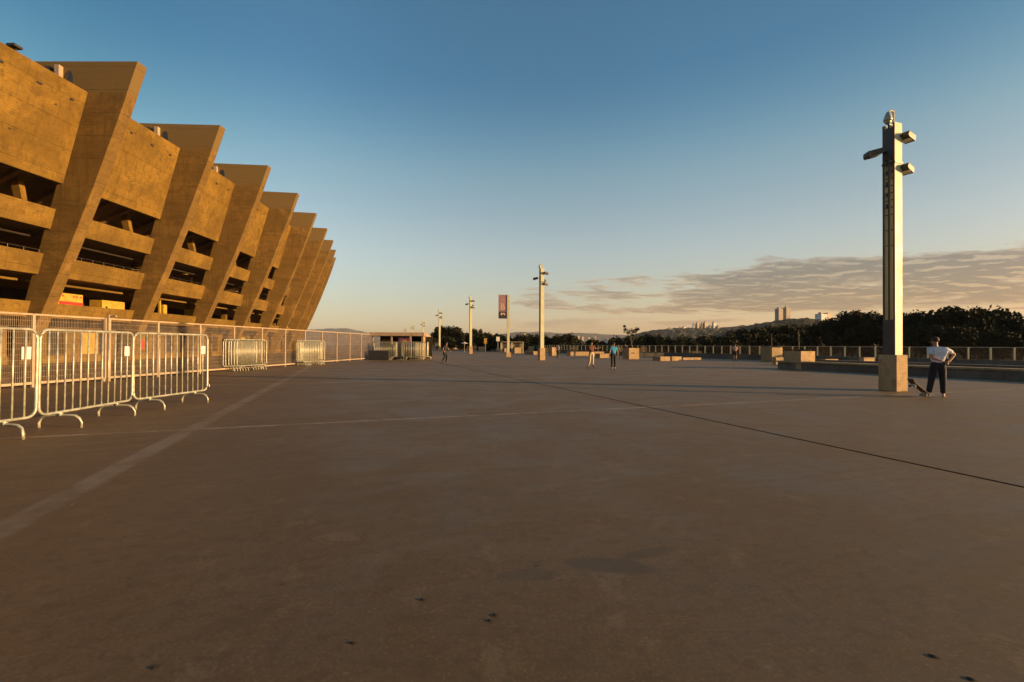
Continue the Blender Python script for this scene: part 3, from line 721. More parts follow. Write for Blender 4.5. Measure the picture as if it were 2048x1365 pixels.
block(1270, 1280, 1328, 707, 714, 'bench', 'long sunlit bench right of the emblem planter', 'bench', BG_)
block(1305, 1321, 1340, 714.5, 722.5, 'seat_block', 'left of two low sunlit blocks right of the emblem planter', 'seat', BG_)
block(1342, 1344, 1363, 714.5, 722, 'seat_block', 'right of two low sunlit blocks right of the emblem planter', 'seat', BG_)
block(1360, 1366, 1402, 716.5, 720.5, 'bench', 'low dim bench right of the two sunlit blocks', 'bench', BG_)
block(1368, 1384, 1403, 703, 714, 'planter', 'planter standing in front of the parapet right of the benches', 'planter', PG)
block(1190, 1200, 1219, 708.5, 716.5, 'seat_block', 'sunlit seat block between the two central skaters', 'seat', BG_)
block(1139, 1141, 1156, 693.5, 706, 'planter', 'planter left of the skater in beige trousers', 'planter', PG, plant=True)
block(1133, 1141, 1208, 704.5, 712, 'bench', 'long sunlit bench behind the skater in beige trousers', 'bench', BG_)
block(1098, 1104, 1113, 695, 712, 'planter', 'narrow planter with leaning side just right of the mid plaza pole', 'planter', PG)
block(1090, 1092, 1098, 697, 706, 'planter', 'tiny planter close right of the mid plaza pole', 'planter', PG)
block(1049, 1067, 1075, 703.5, 710, 'seat_block', 'seat block close left of the mid plaza pole', 'seat', BG_)
block(1050, 1057, 1068, 693, 704, 'planter', 'planter behind the seat block left of the mid plaza pole', 'planter', PG, plant=True)
block(1025.5, 1029.5, 1043, 695.4, 707, 'planter', 'sunlit planter just right of the letter B sign', 'planter', PG, plant=True)
block(983, 1009, 1013, 697, 704.5, 'bench', 'dark shaded bench left of the letter B sign', 'bench', BG_)
block(957, 959, 970, 694, 703.5, 'planter', 'planter right of the pole with crossed lamps', 'planter', PG)
block(918, 921, 937, 692.5, 700, 'planter', 'wide planter left of the pole with crossed lamps', 'planter', PG)
block(901, 903, 914, 692, 699, 'planter', 'planter right of the dark skater', 'planter', PG)
block(891, 893, 901, 696, 701.5, 'seat_block', 'small block right beside the dark skater', 'seat', BG_)
block(870, 872, 878, 692, 699, 'planter', 'planter left of the slim distant pole', 'planter', PG)

# ------------------------------------------------------------------ trees
def make_tree_mesh(seed, n=2600, leaf=0.5, flat=0.8, openness=0.0):
    """unit-ish tree: crown about 10 m wide and 8 m tall round the origin, made of leaf clumps"""
    rnd = random.Random(seed); bm = bmesh.new(); clumps = []
    for _ in range(26):
        a = rnd.uniform(0, 6.283); r = 4.6 * math.sqrt(rnd.random()); z = rnd.uniform(-2.2, 3.6) * (1 - (r / 6.2) ** 2)
        clumps.append((Vector((r * math.cos(a), r * math.sin(a), z)), rnd.uniform(1.0, 2.1)))
    for _ in range(n):
        c, cr = rnd.choice(clumps)
        d = Vector((rnd.gauss(0, 1), rnd.gauss(0, 1), rnd.gauss(0, .8))).normalized() * (cr * rnd.random() ** .45)
        p = c + d; p.z *= flat; s = leaf * rnd.uniform(.6, 1.25)
        mm = Matrix.Translation(p) @ Matrix.Rotation(rnd.uniform(0, 6.28), 4, 'Z') @ Matrix.Rotation(rnd.uniform(-1.2, 1.2), 4, 'X') @ Matrix.Rotation(rnd.uniform(-1.2, 1.2), 4, 'Y')
        q = [bm.verts.new(mm @ Vector(v)) for v in ((-s, -s * .25, 0), (-s * .2, -s * .6, s * .12), (s, 0, 0), (0, s * .6, s * .1))]; bm.faces.new(q)
    me = bpy.data.meshes.new('crown'); bm.to_mesh(me); bm.free(); return me
def sparse_crown():
    rnd = random.Random(77); bm = bmesh.new()
    cl = [((-3.6, .3, .6), 1.5), ((-4.4, -.5, 2.2), .7), ((-1.8, -.4, -.4), 1.4), ((.2, .5, .3), 1.5), ((1.9, -.3, -.2), 1.3), ((3.3, .2, .7), 1.1), ((4.5, 0, 1.0), .8), ((.9, 0, -1.5), .9)]
    for _ in range(900):
        c, r = rnd.choice(cl); d = Vector((rnd.gauss(0, 1), rnd.gauss(0, 1), rnd.gauss(0, .6))).normalized() * (r * rnd.random() ** .5); p = Vector(c) + d; s_ = .42 * rnd.uniform(.5, 1.2)
        mm = Matrix.Translation(p) @ Matrix.Rotation(rnd.uniform(0, 6.28), 4, 'Z') @ Matrix.Rotation(rnd.uniform(-1.3, 1.3), 4, 'X')
        bm.faces.new([bm.verts.new(mm @ Vector(v)) for v in ((-s_, 0, 0), (0, -s_ * .5, 0), (s_, 0, 0), (0, s_ * .5, 0))])
    me = bpy.data.meshes.new('crown'); bm.to_mesh(me); bm.free(); return me
crowns = [make_tree_mesh(s, 4200 if s < 3 else 2400, .36 if s < 3 else .46) for s in range(5)]
crowns.append(sparse_crown())
for i, c in enumerate(crowns): c.materials.append(M_leaf[i % 2 if i > 2 else 0])
def trunk_mesh():
    m = MB(); m.tube([(0, 0, 0), (.05, 0, .35), (0, .05, .7), (.1, 0, 1.0)], [.035, .028, .02, .01], 8)
    for k in range(5):
        a = k * 1.3; m.tube([(0, 0, .45 + .08 * k), (.12 * math.cos(a), .12 * math.sin(a), .62 + .08 * k), (.28 * math.cos(a), .28 * math.sin(a), .8 + .06 * k)], [.016, .010, .003], 6)
    bmesh.ops.recalc_face_normals(m.bm, faces=m.bm.faces[:]); me = bpy.data.meshes.new('trunk'); m.bm.to_mesh(me); m.bm.free(); me.materials.append(M_bark); return me
TRM = trunk_mesh(); tcount = [0]
def tree(px, ytop, Y, wpx, label, group, kind=None, gz=-9.0, hcr=None):
    i = tcount[0]; tcount[0] += 1
    top = V(px, ytop, Y); w = wpx / F * Y; h = hcr or max(3.5, min(w * .75, 8)); rnd = random.Random(i * 31 + 5)
    root = empty('tree', (top.x, Y, gz), rnd.uniform(0, 6.28), label, 'tree', group)
    c = bpy.data.objects.new('crown', crowns[kind if kind is not None else i % 5]); col.objects.link(c); c.parent = root
    c.location = (0, 0, top.z - gz - h * .45); c.scale = (w / 10.5, w / 10.5, h / 6.0)
    t = bpy.data.objects.new('trunk', TRM); col.objects.link(t); t.parent = root
    hh = top.z - gz - h * .3; t.scale = (hh * .8, hh * .8, hh); return root
TG1, TG2, TG3 = 'big dark trees behind the parapet', 'dark trees across the middle distance', 'trees beyond the kiosk'
big = [(1690, 640, 78, 85, 'dark tree under the white hillside building'), (1722, 624, 74, 80, 'tall dark tree left of the nearest light pole'), (1768, 628, 76, 70, 'dark tree directly behind the nearest light pole'),
       (1810, 634, 70, 75, 'dark tree just right of the nearest light pole'), (1850, 630, 66, 90, 'dark broad tree behind the standing skater'), (1885, 624, 64, 110, 'dark broad tree above the standing skater on his right'),
       (1930, 621, 62, 125, 'highest part of the big dark treetops right of the skater'), (1975, 624, 63, 110, 'broad dark tree right of the highest treetop'), (2020, 634, 60, 90, 'dark tree near the right edge with a ragged top'),
       (2062, 655, 58, 80, 'low dark tree cut by the right edge'), (1652, 650, 84, 60, 'dark tree below and left of the white hillside building'), (1745, 650, 70, 90, 'lower dark tree behind the ledge blocks'),
       (1830, 655, 62, 90, 'lower dark crown directly over the rail right of the pole'), (1900, 655, 58, 100, 'lower dark crown over the rail behind the skater'), (1965, 655, 57, 100, 'lower dark crown over the rail right of the skater'), (2030, 668, 55, 90, 'lowest dark crown over the rail at the right edge'), (1700, 662, 72, 90, 'low dark crown over the rail left of the pole')]
for a in big: tree(a[0], a[1], a[2], a[3], a[4], TG1, random.Random(a[0]).choice((0, 1, 2)))
xs = [975, 1000, 1030, 1062, 1100, 1128, 1160, 1192, 1225, 1250, 1285, 1315, 1348, 1380, 1412, 1445, 1478, 1505, 1530, 1558, 1585, 1615]
ys = [668, 671, 673, 672, 673, 671, 680, 683, 682, 676, 677, 680, 684, 683, 680, 675, 666, 660, 657, 655, 654, 652]
for i, (x, y) in enumerate(zip(xs, ys)):
    tree(x, y, 112 - (i % 3) * 6, 60, '%s dark tree from the left in the low tree line behind the benches' % (ORD[i] if i < 20 else 'last but one' if i == 20 else 'last'), TG2, random.Random(x).choice((0, 1, 2)))
for x in range(1300, 1660, 40):
    tree(x, 676 - max(0, x - 1480) * .05, 96, 62, 'dark front row tree behind the parapet, %s from the left' % ORD[(x - 1300) // 40], TG2)
for a in ((868, 668, 150, 24, 'small dark tree at the left foot of the distant grove'), (886, 657, 140, 44, 'tallest rounded dark tree beside the slim distant pole'), (904, 656, 138, 42, 'dark rounded tree just right of the slim distant pole'), (927, 666, 140, 30, 'lower dark tree left of the pole with crossed lamps'),
          (950, 661, 135, 32, 'upright dark tree right of the pole with crossed lamps'), (962, 664, 133, 26, 'narrow dark tree at the right end of the distant grove'), (935, 672, 130, 40, 'low dark tree behind the pole with crossed lamps'), (905, 676, 132, 60, 'low dark tree in front of the distant grove')):
    tree(a[0], a[1], a[2], a[3], a[4], TG3, None, -9, 5)
tree(1262, 651, 62, 36, 'thin sparse young tree standing above the emblem planter', None, 5, 0, 1.9).rotation_euler = (0, 0, .2)
for px, yt, Yp, lb in ((1597, 661, 34, 'pale bare stake rising from behind the large planter'), (1543, 668, 44, 'thin bare stake above the smaller planter')):
    p = V(px, yt, Yp); m = MB(); m.tube([(0, 0, 0), (.02, 0, p.z * .5), (0, 0, p.z)], [.045, .04, .03], 8); m.box((0, 0, .03), (.3, .3, .06))
    tag(m.build('wooden_stake', M_bark, loc=(p.x, Yp, 0)), lb, 'stake')

# ------------------------------------------------------------------ hills, far ridges, city
def hill(name, ridge, Y0, depth, mat, rough=3.0, step=7.0, rows=26):
    bm = bmesh.new(); x0 = V(ridge[0][0], 690, Y0).x; x1 = V(ridge[-1][0], 690, Y0).x; n = int((x1 - x0) / step)
    rx = [V(a, b, Y0).x for a, b in ridge]; rz = [V(a, b, Y0).z for a, b in ridge]; grid = []
    for j in range(rows + 1):
        f = j / rows; row = []
        for i in range(n + 1):
            x = x0 + (x1 - x0) * i / n
            k = max(0, min(len(rx) - 2, sum(1 for q in rx if q <= x) - 1)); tt = (x - rx[k]) / (rx[k + 1] - rx[k]); z = rz[k] + (rz[k + 1] - rz[k]) * max(0, min(1, tt))
            ff = math.sin(min(1, f / .62) * math.pi / 2) if f < .62 else math.cos((f - .62) / .38 * math.pi / 2) ** .7
            zz = -9.5 + (z + 9.5) * ff; y = Y0 + depth * (f - .62)
            q = Vector((x / (step * 1.7), y / (step * 1.7), 0))
            if j not in (0, rows): zz += (noise.noise(q) + .6 * noise.noise(q * 2.3)) * rough * min(1, ff * 2)
            row.append(bm.verts.new((x * y / Y0 if name != 'x' else x, y, zz)))
        grid.append(row)
    for j in range(rows):
        for i in range(n): bm.faces.new((grid[j][i], grid[j][i + 1], grid[j + 1][i + 1], grid[j + 1][i]))
    me = bpy.data.meshes.new(name); bm.to_mesh(me); bm.free(); me.materials.append(mat)
    o = bpy.data.objects.new(name, me); col.objects.link(o); return tag(o, kind='structure')
def hill_mat(name, c, c2, town=0.0):
    m, t, b = base_mat(name); co = t.new('ShaderNodeTexCoord').outputs['Object']
    n = t.noise(co, 0.012, 6, 0.65); n2 = t.noise(co, 0.09, 5, 0.7)
    cc = t.mix(t.ramp(n, 0.35, 0.65), c, c2); cc = t.mix(t.ramp(n2, 0.45, 0.7, 0, 0.7), cc, [q * .4 for q in c])
    if town:
        v = t.vor(t.vmath('MULTIPLY', co, (1, .6, 1)), 0.06); g = t.xyz(v['Color'])[0]
        cc = t.mix(t.math('MULTIPLY', t.math('GREATER_THAN', g, 1 - town), t.math('LESS_THAN', v['Distance'], 0.30)), cc, (0.30, 0.24, 0.19))
    t.put(b.inputs['Base Color'], cc); b.inputs['Roughness'].default_value = 1.0; b.inputs['Specular IOR Level'].default_value = 0.05
    return m
M_h1 = hill_mat('wooded_hill', (0.016, 0.019, 0.007), (0.032, 0.032, 0.011), 0.0)
M_h2 = hill_mat('town_hill', (0.028, 0.032, 0.016), (0.055, 0.050, 0.030), 0.25)
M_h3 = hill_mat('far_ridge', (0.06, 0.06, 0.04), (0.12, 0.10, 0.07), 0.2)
hill('hills', [(1180, 688), (1240, 678), (1275, 668), (1310, 661), (1360, 657), (1450, 656), (1500, 652), (1560, 650), (1700, 655), (1900, 665)], 1500, 900, M_h2, 4, 9)
hill('hill', [(1380, 690), (1430, 672), (1480, 658), (1510, 650), (1540, 645), (1570, 641), (1610, 638), (1650, 642), (1700, 646), (1800, 648), (1900, 650), (2100, 650), (2300, 660)], 1000, 500, M_h1, 5, 6)
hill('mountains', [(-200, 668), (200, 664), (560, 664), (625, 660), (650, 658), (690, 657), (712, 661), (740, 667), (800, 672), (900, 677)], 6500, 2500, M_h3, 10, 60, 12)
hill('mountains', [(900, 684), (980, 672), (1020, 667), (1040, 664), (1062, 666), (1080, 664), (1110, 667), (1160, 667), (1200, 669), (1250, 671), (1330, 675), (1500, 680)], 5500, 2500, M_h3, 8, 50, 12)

def facade_mat(name, wall, glass, sx, sz):
    m, t, b = base_mat(name); co = t.new('ShaderNodeTexCoord').outputs['Object']; x, y, z = t.xyz(co)
    def cell(v, s, a, bb):
        f = t.math('FRACT', t.math('DIVIDE', v, s)); return t.math('MULTIPLY', t.math('GREATER_THAN', f, a), t.math('LESS_THAN', f, bb))
    w = t.math('MULTIPLY', cell(t.math('ADD', x, y), sx, .25, .75), cell(z, sz, .35, .8))
    n = t.noise(co, .1, 3); cc = t.mix(t.ramp(n, .3, .7), [q * .85 for q in wall], wall)
    t.put(b.inputs['Base Color'], t.mix(w, cc, glass)); b.inputs['Roughness'].default_value = .7
    return m
F1 = facade_mat('grey_facade', (0.26, 0.22, 0.18), (0.05, 0.05, 0.06), 3.2, 3.0)
F2 = facade_mat('white_facade', (0.60, 0.60, 0.60), (0.18, 0.20, 0.22), 3.4, 3.0)
F3 = facade_mat('peach_facade', (0.50, 0.36, 0.25), (0.08, 0.07, 0.07), 3.4, 3.0)
def tower(x0, x1, yt, yb, Y, mat, label, rz=.35, top=True, group='distant buildings on the hill'):
    a = V(x0, yb, Y); b = V(x1, yb, Y); zt = V((x0 + x1) / 2, yt, Y).z; w = (b.x - a.x) / (math.cos(rz) + math.sin(rz) * .75)
    root = empty('apartment_tower', ((a.x + b.x) / 2, Y, a.z - 6), rz, label, 'building', group); h = zt - a.z + 6
    m = MB(); m.box((0, 0, h / 2), (w, w * .75, h)); m.build('wall', mat, root)
    m = MB(); m.box((0, 0, h + .3), (w * 1.05, w * .8, .6))
    if top: m.box((-w * .1, 0, h + 2), (w * .35, w * .3, 4))
    m.build('roof', F1, root); return root
tower(1551, 1565, 618.5, 642, 1000, F1, 'left tower of the twin grey towers on the hill')
tower(1566, 1580, 617, 641, 1010, F1, 'right tower of the twin grey towers on the hill')
tower(1632, 1653, 629, 650, 950, F2, 'white boxy building on the hill left of the dark trees')
tower(1648, 1663, 627, 648, 990, F3, 'brown block rising behind the white hill building', top=False)
cit = [(1357, 1363, 656, 668, F1, 'small grey block left end of the hill cluster'), (1364, 1372, 655, 668, F2, 'pale block second in the hill cluster'), (1385, 1391, 650, 664, F2, 'pale tower left of the pair of slim cluster towers'), (1392, 1399, 646.5, 661, F3, 'slim peach tower of the hill cluster'),
       (1401, 1407, 648, 662, F1, 'slim grey tower beside the peach one'), (1407, 1414, 645, 661, F3, 'tallest slim tower of the hill cluster'), (1416, 1424, 653, 661, F1, 'low grey block right of the tallest cluster tower'), (1424, 1432, 646, 659, F2, 'pale tower with dark top right in the cluster'),
       (1432, 1440, 653, 660, F1, 'low block at the right end of the hill cluster'), (1335, 1345, 658, 667, F1, 'grey building left of the hill cluster'), (1305, 1322, 668, 674, F2, 'long pale low building on the lower hillside'), (1340, 1350, 666, 672, F3, 'peach low building under the cluster')]
for c in cit: tower(c[0], c[1], c[2], c[3], 1350, c[4], c[5])
rnd = random.Random(4)
far = [(1049, 668, 'brightest tiny building under the far mountains'), (1062, 672, 'tiny building right of the bright one'), (1088, 673, 'tiny block right of the mid plaza pole'), (1150, 670, 'orange lit tiny tower left of centre city'), (1157, 672, 'orange lit tiny block beside the tiny tower'), (1165, 674, 'tiny pale block right of the orange ones'),
       (1178, 675, 'tiny pale block behind the beige trousers skater'), (1190, 674, 'tiny block behind and right of the beige trousers skater'), (960, 668, 'tiny pink block right of the distant grove'), (986, 669, 'second tiny pink block right of the distant grove')]
for x, y, lb in far: tower(x - 2.2, x + 2.2, y, y + 6, 2600, rnd.choice((F3, F3, F2)), lb, .3, False, 'tiny buildings of the far city')
for i, (x0, x1, yt, yb, Y, mt, lb) in enumerate([(1210, 1232, 680, 686, 420, F2, 'pale low roofed hall behind the blue shirt skater'), (1622, 1645, 657, 670, 400, F3, 'peach building peeking between dark trees'), (1580, 1610, 655, 662, 420, F1, 'grey roof among the dark trees')]): tower(x0, x1, yt, yb, Y, mt, lb, .2, False, 'halls among the trees')

# signs and shelter in the far middle
def small_sign(px, w, yt, yb, ybase, Y, mat, label):
    p = V(px, yt, Y); q = V(px, yb, Y); root = empty('road_sign', (p.x, Y, 0), .1, label, 'sign')
    ww = w / F * Y; m = MB(); m.box((0, 0, (p.z + q.z) / 2), (ww, .08, p.z - q.z)); m.build('panel', mat, root); m = MB(); m.box((0, .06, p.z / 2), (.12, .1, p.z)); m.build('post', M_galv, root)
small_sign(971, 6, 677, 688, 700, 95, M_yellow, 'small orange sign board right of the pole with crossed lamps')
small_sign(996, 7, 674, 683, 700, 95, M_white, 'small pale sign board on a post left of the letter B sign')
sh = V(1025, 690, 82); she = empty('shelter', (sh.x, 82, 0), .05, 'pale low shelter frame behind the letter B sign', 'shelter')
for x in (-2.0, -.1, 1.9):
    m = MB(); m.box((x, 0, 1.0), (.3 if x < 1 else .16, .2, 2.0)); m.build('post', M_pole, she)
m = MB(); m.box((0, 0, 2.0), (4.2, .6, .12)); m.build('roof', M_fence, she); m = MB(); m.box((0, .3, 1.3), (3.9, .04, .9)); m.build('panel', M_wire, she)
v = V(929, 690, 92); cr = empty('parasol', (v.x, 92, 0), 0, 'small white parasol left of the pole with crossed lamps', 'parasol')
m = MB(); m.tube([(0, 0, 1.7), (0, 0, 2.0)], [.75, .08], 10); m.build('canopy', M_white, cr); m = MB(); m.tube([(0, 0, 0), (0, 0, 1.9)], .03, 6); m.build('pole', M_galv, cr)

# ------------------------------------------------------------------ people
def skin(chains, levels=2):
    """chains: (points with radii) -> one mesh grown by Skin + Subdivision; first point of first chain is the root"""
    verts, edges, radii, idx = [], [], [], {}
    for ch in chains:
        prev = None
        for (p, r) in ch:
            key = tuple(round(q, 4) for q in p)
            if key not in idx: idx[key] = len(verts); verts.append(p); radii.append(r)
            if prev is not None and prev != idx[key]: edges.append((prev, idx[key]))
            prev = idx[key]
    me = bpy.data.meshes.new('s'); me.from_pydata(verts, edges, []); o = bpy.data.objects.new('s', me); col.objects.link(o)
    md = o.modifiers.new('k', 'SKIN'); md.use_smooth_shade = True
    for i, r in enumerate(radii):
        rr = r if hasattr(r, '__len__') else (r, r); me.skin_vertices[0].data[i].radius = rr
    me.skin_vertices[0].data[0].use_root = True
    s = o.modifiers.new('u', 'SUBSURF'); s.levels = levels
    dg = bpy.context.evaluated_depsgraph_get(); out = bpy.data.meshes.new_from_object(o.evaluated_get(dg))
    bpy.data.objects.remove(o); return out
def merge(meshes, name, mat, parent):
    bm = bmesh.new()
    for me in meshes: bm.from_mesh(me)
    me = bpy.data.meshes.new(name); bm.to_mesh(me); bm.free(); me.materials.clear(); me.materials.append(mat)
    for p in me.polygons: p.use_smooth = True
    o = bpy.data.objects.new(name, me); col.objects.link(o); o.parent = parent; return o
M_skin = plain('skin', (0.36, 0.19, 0.12), 0.55); M_hair = plain('dark_hair', (0.02, 0.014, 0.01), 0.7)
def cloth(n, c): return plain(n, c, 0.85, 0, 0.10, 8)
def lerp(a, b, t): return tuple(a[i] + (b[i] - a[i]) * t for i in range(3))
def person(loc, rz, label, pose, shirt, pants, shoes, hair=M_hair, h=1.75, short=False, shirtless=False, cap=None):
    root = empty('person', loc, rz, label, 'person'); root.scale = (h / 1.75,) * 3
    P = dict(pelvis=(0, 0, .95), waist=(0, 0, 1.08), chest=(0, 0, 1.28), neck=(0, 0, 1.46), head=(0, 0.0, 1.60),
             ls=(-.19, 0, 1.40), rs=(.19, 0, 1.40), le=(-.26, .03, 1.12), re=(.26, .03, 1.12), lw=(-.26, -.06, .88), rw=(.26, -.06, .88),
             lh=(-.095, 0, .90), rh=(.095, 0, .90), lk=(-.11, -.02, .50), rk=(.11, -.02, .50), la=(-.12, .02, .09), ra=(.12, .02, .09), lt=(-.14, -.17, .035), rt=(.14, -.17, .035))
    P.update(pose); g = P.get
    hd = Vector(g('head')); f = (Vector(P.get('look', (0, -1, 0)))).normalized()
    top = tuple(hd + Vector((0, 0, .10)))
    chains = [[(g('pelvis'), (.14, .10)), (g('waist'), (.125, .09)), (g('chest'), (.15, .105)), (g('neck'), .052), (lerp(g('neck'), g('head'), .45), .055), (g('head'), (.078, .095)), (top, (.062, .075))],
              [(g('chest'), (.15, .105)), (g('ls'), .058), (g('le'), .042), (g('lw'), .028), (lerp(g('le'), g('lw'), 1.25), (.035, .018))],
              [(g('chest'), (.15, .105)), (g('rs'), .058), (g('re'), .042), (g('rw'), .028), (lerp(g('re'), g('rw'), 1.25), (.035, .018))],
              [(g('pelvis'), (.14, .10)), (g('lh'), .088), (g('lk'), .058), (g('la'), .038), (g('lt'), .03)],
              [(g('pelvis'), (.14, .10)), (g('rh'), .088), (g('rk'), .058), (g('ra'), .038), (g('rt'), .03)]]
    parts = [skin(chains)]
    for e, w, s in (('le', 'lw', -1), ('re', 'rw', 1)):      # five fingers on each hand
        E, W_ = Vector(g(e)), Vector(g(w)); d = (W_ - E).normalized(); pal = W_ + d * .075
        side = d.cross(f).normalized() if abs(d.dot(f)) < .95 else Vector((1, 0, 0)); cu = d.cross(side).normalized()
        for k, ln in enumerate((.060, .072, .068, .052)):
            b0 = pal + side * (k - 1.5) * .019; parts.append(skin([[(tuple(b0 - d * .02), .009), (tuple(b0 + d * ln * .5 + cu * .006), .0085), (tuple(b0 + d * ln + cu * .024), .0075)]], 1))
        b0 = W_ + d * .03 - side * .03; parts.append(skin([[(tuple(b0), .011), (tuple(b0 + d * .03 - side * .022), .0095), (tuple(b0 + d * .06 - side * .024), .0085)]], 1))
    fm = MB(); side = f.cross(Vector((0, 0, 1))).normalized(); fc = hd + Vector((0, 0, .03))
    fm.tube([fc + f * .085 + Vector((0, 0, .02)), fc + f * .118 - Vector((0, 0, .02)), fc + f * .09 - Vector((0, 0, .03))], [.008, .013, .010], 6)
    for s in (-1, 1): fm.ball(fc + side * s * .083 - Vector((0, 0, .01)), (.014, .014, .03), 8)
    me = bpy.data.meshes.new('f'); fm.bm.to_mesh(me); fm.bm.free(); parts.append(me)
    body = merge(parts, 'body', M_skin, root)
    fe = MB()
    for s in (-1, 1): fe.ball(fc + f * .082 + side * s * .032 + Vector((0, 0, .018)), (.012, .012, .008), 8)
    fe.box(tuple(fc + f * .087 - Vector((0, 0, .055))), (.035, .035, .007), math.atan2(f.y, f.x)); fe.build('face_details', M_hair, root)
    hm = MB(); hm.ball(hd + Vector((0, 0, .075)) - f * .022, (.092, .105, .092), 14)
    if cap: hm.tube([hd + Vector((0, 0, .09)) + f * .05, hd + Vector((0, 0, .085)) + f * .16], [.07, .05], 10)
    hm.build('cap' if cap else 'hair', cap or hair, root, True)
    if not shirtless:
        sl = .75; merge([skin([[(lerp(g('pelvis'), g('waist'), .1), (.165, .125)), (g('waist'), (.158, .12)), (g('chest'), (.185, .135)), (lerp(g('chest'), g('neck'), .75), (.085, .075))],
              [(g('chest'), (.185, .135)), (g('ls'), .082), (lerp(g('ls'), g('le'), sl), .072)], [(g('chest'), (.185, .135)), (g('rs'), .082), (lerp(g('rs'), g('re'), sl), .072)]])], 'shirt', shirt, root)
    kl = .95 if short else 2
    def leg(a, b, c, rr):
        A, B, C_ = g(a), g(b), g(c)
        if short: return [(g('pelvis'), (.155, .12)), (A, .105), (lerp(A, B, .92), .085)]
        return [(g('pelvis'), (.155, .12)), (A, .108), (B, .085), (lerp(B, C_, .6), .074), (lerp(B, C_, .98), .072)]
    merge([skin([[(g('waist'), (.14, .11)), (g('pelvis'), (.155, .12))], leg('lh', 'lk', 'la', 0), leg('rh', 'rk', 'ra', 0)])], 'shorts' if short else 'trousers', pants, root)
    for a, t in (('la', 'lt'), ('ra', 'rt')):
        A, T = Vector(g(a)), Vector(g(t)); d = T - A; heel = Vector((A.x - d.x * .25, A.y - d.y * .25, T.z + .01))
        merge([skin([[(tuple(heel), (.042, .04)), (tuple(lerp(heel, T, .55)), (.046, .044)), (tuple(T), (.042, .032))]], 1)], 'shoe', shoes, root)
    return root
def skateboard(loc, rz, tilt, label):
    root = empty('skateboard', loc, rz, label, 'skateboard'); root.rotation_euler = (0, tilt, rz)
    m = MB(); pr = []
    xs_ = [-.40, -.33, -.26, .26, .33, .40]; zs = [.16, .125, .105, .105, .125, .16]
    m.prism([(x, z) for x, z in zip(xs_, zs)] + [(x, z + .012) for x, z in list(zip(xs_, zs))[::-1]], -.10, .10); m.build('deck', plain('board_wood', (.12, .06, .03), .5), root)
    for x in (-.22, .22):
        m = MB(); m.box((x, 0, .075), (.05, .14, .05)); tr = m.build('truck', M_galv, root)
        for s in (-1, 1): m = MB(); m.tube([(x, s * .065, .03), (x, s * .10, .03)], .03, 12); m.build('wheel', M_black, tr)
    return root
white_c = cloth('white_tee', (.62, .64, .70)); black_c = cloth('black_denim', (.012, .012, .016)); blue_c = cloth('blue_tee', (.03, .26, .42)); beige_c = cloth('beige_trousers', (.50, .40, .26))
rust_c = cloth('rust_tee', (.15, .055, .035)); lilac_c = cloth('lilac_top', (.45, .36, .48)); pink_c = cloth('pink_top', (.50, .28, .26)); grey_c = cloth('dark_grey', (.05, .05, .055)); shoe_w = cloth('pale_shoe', (.5, .45, .4)); shoe_b = cloth('brown_shoe', (.06, .03, .02))
p = G(1876, 794.5)
person(p, R(-25), 'person in white tee and black trousers standing by the nearest pole, hand on hip', dict(
    head=(-.07, .03, 1.60), neck=(-.03, .02, 1.45), look=(-.9, .3, -.1), chest=(-.02, 0, 1.27), rs=(.18, -.01, 1.39), re=(.40, .08, 1.25), rw=(.25, -.03, 1.06) , ls=(-.19, .04, 1.40), le=(-.17, -.15, 1.15), lw=(-.03, -.23, 1.07),
    lk=(-.14, .03, .50), la=(-.20, .04, .10), lt=(-.36, .10, .04), rk=(.11, .0, .50), ra=(.13, .03, .09), rt=(.08, -.13, .035)), white_c, black_c, shoe_w, h=1.78)
b0 = V(1835, 777.5, 13.35); skateboard((b0.x, b0.y, b0.z - .085), R(5), R(36), 'skateboard tipped up under the foot of the white tee skater')
p = G(1182.5, 736.5); person((p.x, p.y, .115), R(10), 'skater with bare arms in rust top and beige trousers riding a board', dict(
    look=(-.3, -1, 0), head=(.0, -.03, 1.60), le=(-.22, .12, 1.14), lw=(-.10, .0, 1.0), re=(.34, 0, 1.24), rw=(.52, -.05, 1.30), la=(-.17, .02, .09), lt=(-.28, -.08, .035), ra=(.12, .02, .09), rt=(.20, -.12, .035)), rust_c, beige_c, shoe_b, h=1.60)
skateboard((p.x, p.y, 0), R(5), 0, 'skateboard under the skater in beige trousers')
p = G(1227, 738); person(p, R(190), 'skater seen from behind in a blue tee and black trousers', dict(
    la=(-.10, .02, .09), lk=(-.11, -.04, .5), rk=(.10, -.02, .5), re=(.27, .05, 1.14), rw=(.28, 0, .92), le=(-.30, -.02, 1.12), lw=(-.34, -.1, .90)), blue_c, black_c, shoe_w, h=1.68)
p = G(1470, 722); person(p, R(170), 'person in a pink top and dark shorts before the parapet', dict(
    lw=(-.12, -.25, 1.32), le=(-.30, -.1, 1.16), rw=(.14, -.25, 1.3), re=(.30, -.1, 1.16)), pink_c, black_c, shoe_b, h=1.68, short=True)
p = G(889, 727); person((p.x, p.y, .11), R(60), 'skater all in dark clothes gliding near the kiosk', dict(
    pelvis=(0, 0, .82), waist=(.0, -.04, .96), chest=(0, -.10, 1.14), neck=(0, -.16, 1.31), head=(0, -.2, 1.44), ls=(-.18, -.12, 1.25), rs=(.18, -.12, 1.25), le=(-.34, -.1, 1.05), lw=(-.38, -.24, .90), re=(.3, -.16, 1.0), rw=(.3, -.34, .9),
    lh=(-.1, 0, .78), rh=(.1, 0, .78), lk=(-.15, -.16, .44), rk=(.15, -.14, .44), la=(-.26, .0, .09), ra=(.24, .04, .09), lt=(-.34, -.14, .035), rt=(.30, -.12, .035)), black_c, black_c, shoe_b, h=1.72)
skateboard((p.x, p.y, 0), R(-10), 0, 'skateboard under the dark clothed skater near the kiosk')
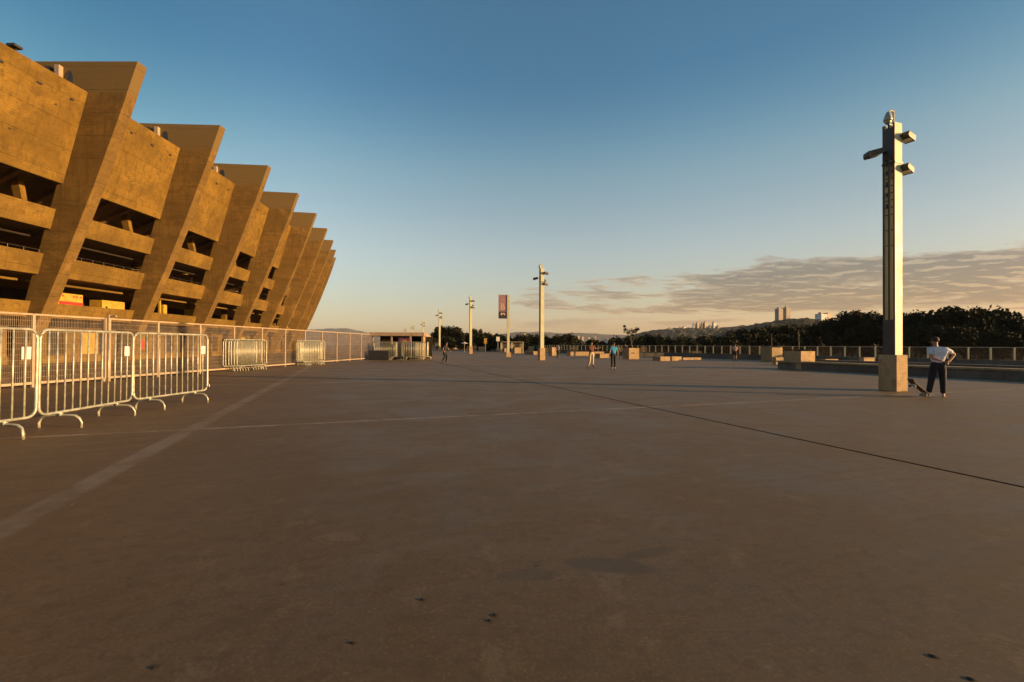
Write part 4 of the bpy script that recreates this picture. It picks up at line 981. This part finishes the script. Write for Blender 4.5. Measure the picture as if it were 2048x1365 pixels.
p = G(1115.5, 716); person(p, R(160), 'small figure in a lilac top walking right of the mid plaza pole', dict(), lilac_c, grey_c, shoe_b, h=1.55)
p = G(1250.5, 716); person(p, R(150), 'person in dark clothes half hidden by the emblem planter', dict(), grey_c, grey_c, shoe_b, h=1.66)
p = G(1237, 716); person(p, R(20), 'person in grey standing right behind the blue tee skater', dict(), grey_c, black_c, shoe_b, h=1.6)

# ------------------------------------------------------------------ bits of litter in the foreground
for i, (px, py, l, w, a, lb) in enumerate([(846, 1200, .030, .012, 5, 'dark leaf on the concrete left of the twig'), (981, 1242, .026, .011, 20, 'lower dark piece of the broken twig'), (992, 1231, .034, .011, 45, 'upper dark piece of the broken twig'), (707, 1287, .028, .010, 5, 'dark leaf lowest left of the twig'),
        (310, 1336, .030, .010, 50, 'dark leaf near the lower left corner'), (1869, 1314, .040, .012, -30, 'dark leaf near the lower right corner'), (1945, 1360, .035, .012, -30, 'dark leaf cut by the bottom edge on the right')]):
    g = G(px, py); m = MB(); n = 10; top = m.bm.verts.new((0, 0, .008)); ring = []
    for k in range(n):
        t_ = 2 * math.pi * k / n; l_, w_ = l * .68, w * 1.0; ring.append(m.bm.verts.new((math.cos(t_) * l_ * (1 + .15 * math.sin(k * 2.1)), math.sin(t_) * w_ * (1 + .3 * math.cos(k * 1.7)), .003)))
    for k in range(n): m.bm.faces.new((top, ring[k], ring[(k + 1) % n]))
    m.bm.faces.new(ring[::-1]); tag(m.build('dead_leaf', M_litter, loc=(g.x, g.y, 0), rz=R(a)), lb, 'leaf', 'scraps on the plaza floor')

# ------------------------------------------------------------------ evening air
hz = bpy.data.materials.new('evening_air'); hz.use_nodes = True; t = NT(hz.node_tree)
t.n.remove(t.n.get('Principled BSDF')); pv = t.new('ShaderNodeVolumePrincipled'); pv.inputs['Density'].default_value = 0.00006
pv.inputs['Color'].default_value = (0.70, 0.74, 0.86, 1); pv.inputs['Anisotropy'].default_value = 0.0
t.l.new(pv.outputs[0], t.n.get('Material Output').inputs['Volume'])
m = MB(); m.box((0, 3900, 245), (17900, 10000, 510)); tag(m.build('haze', hz), kind='stuff')
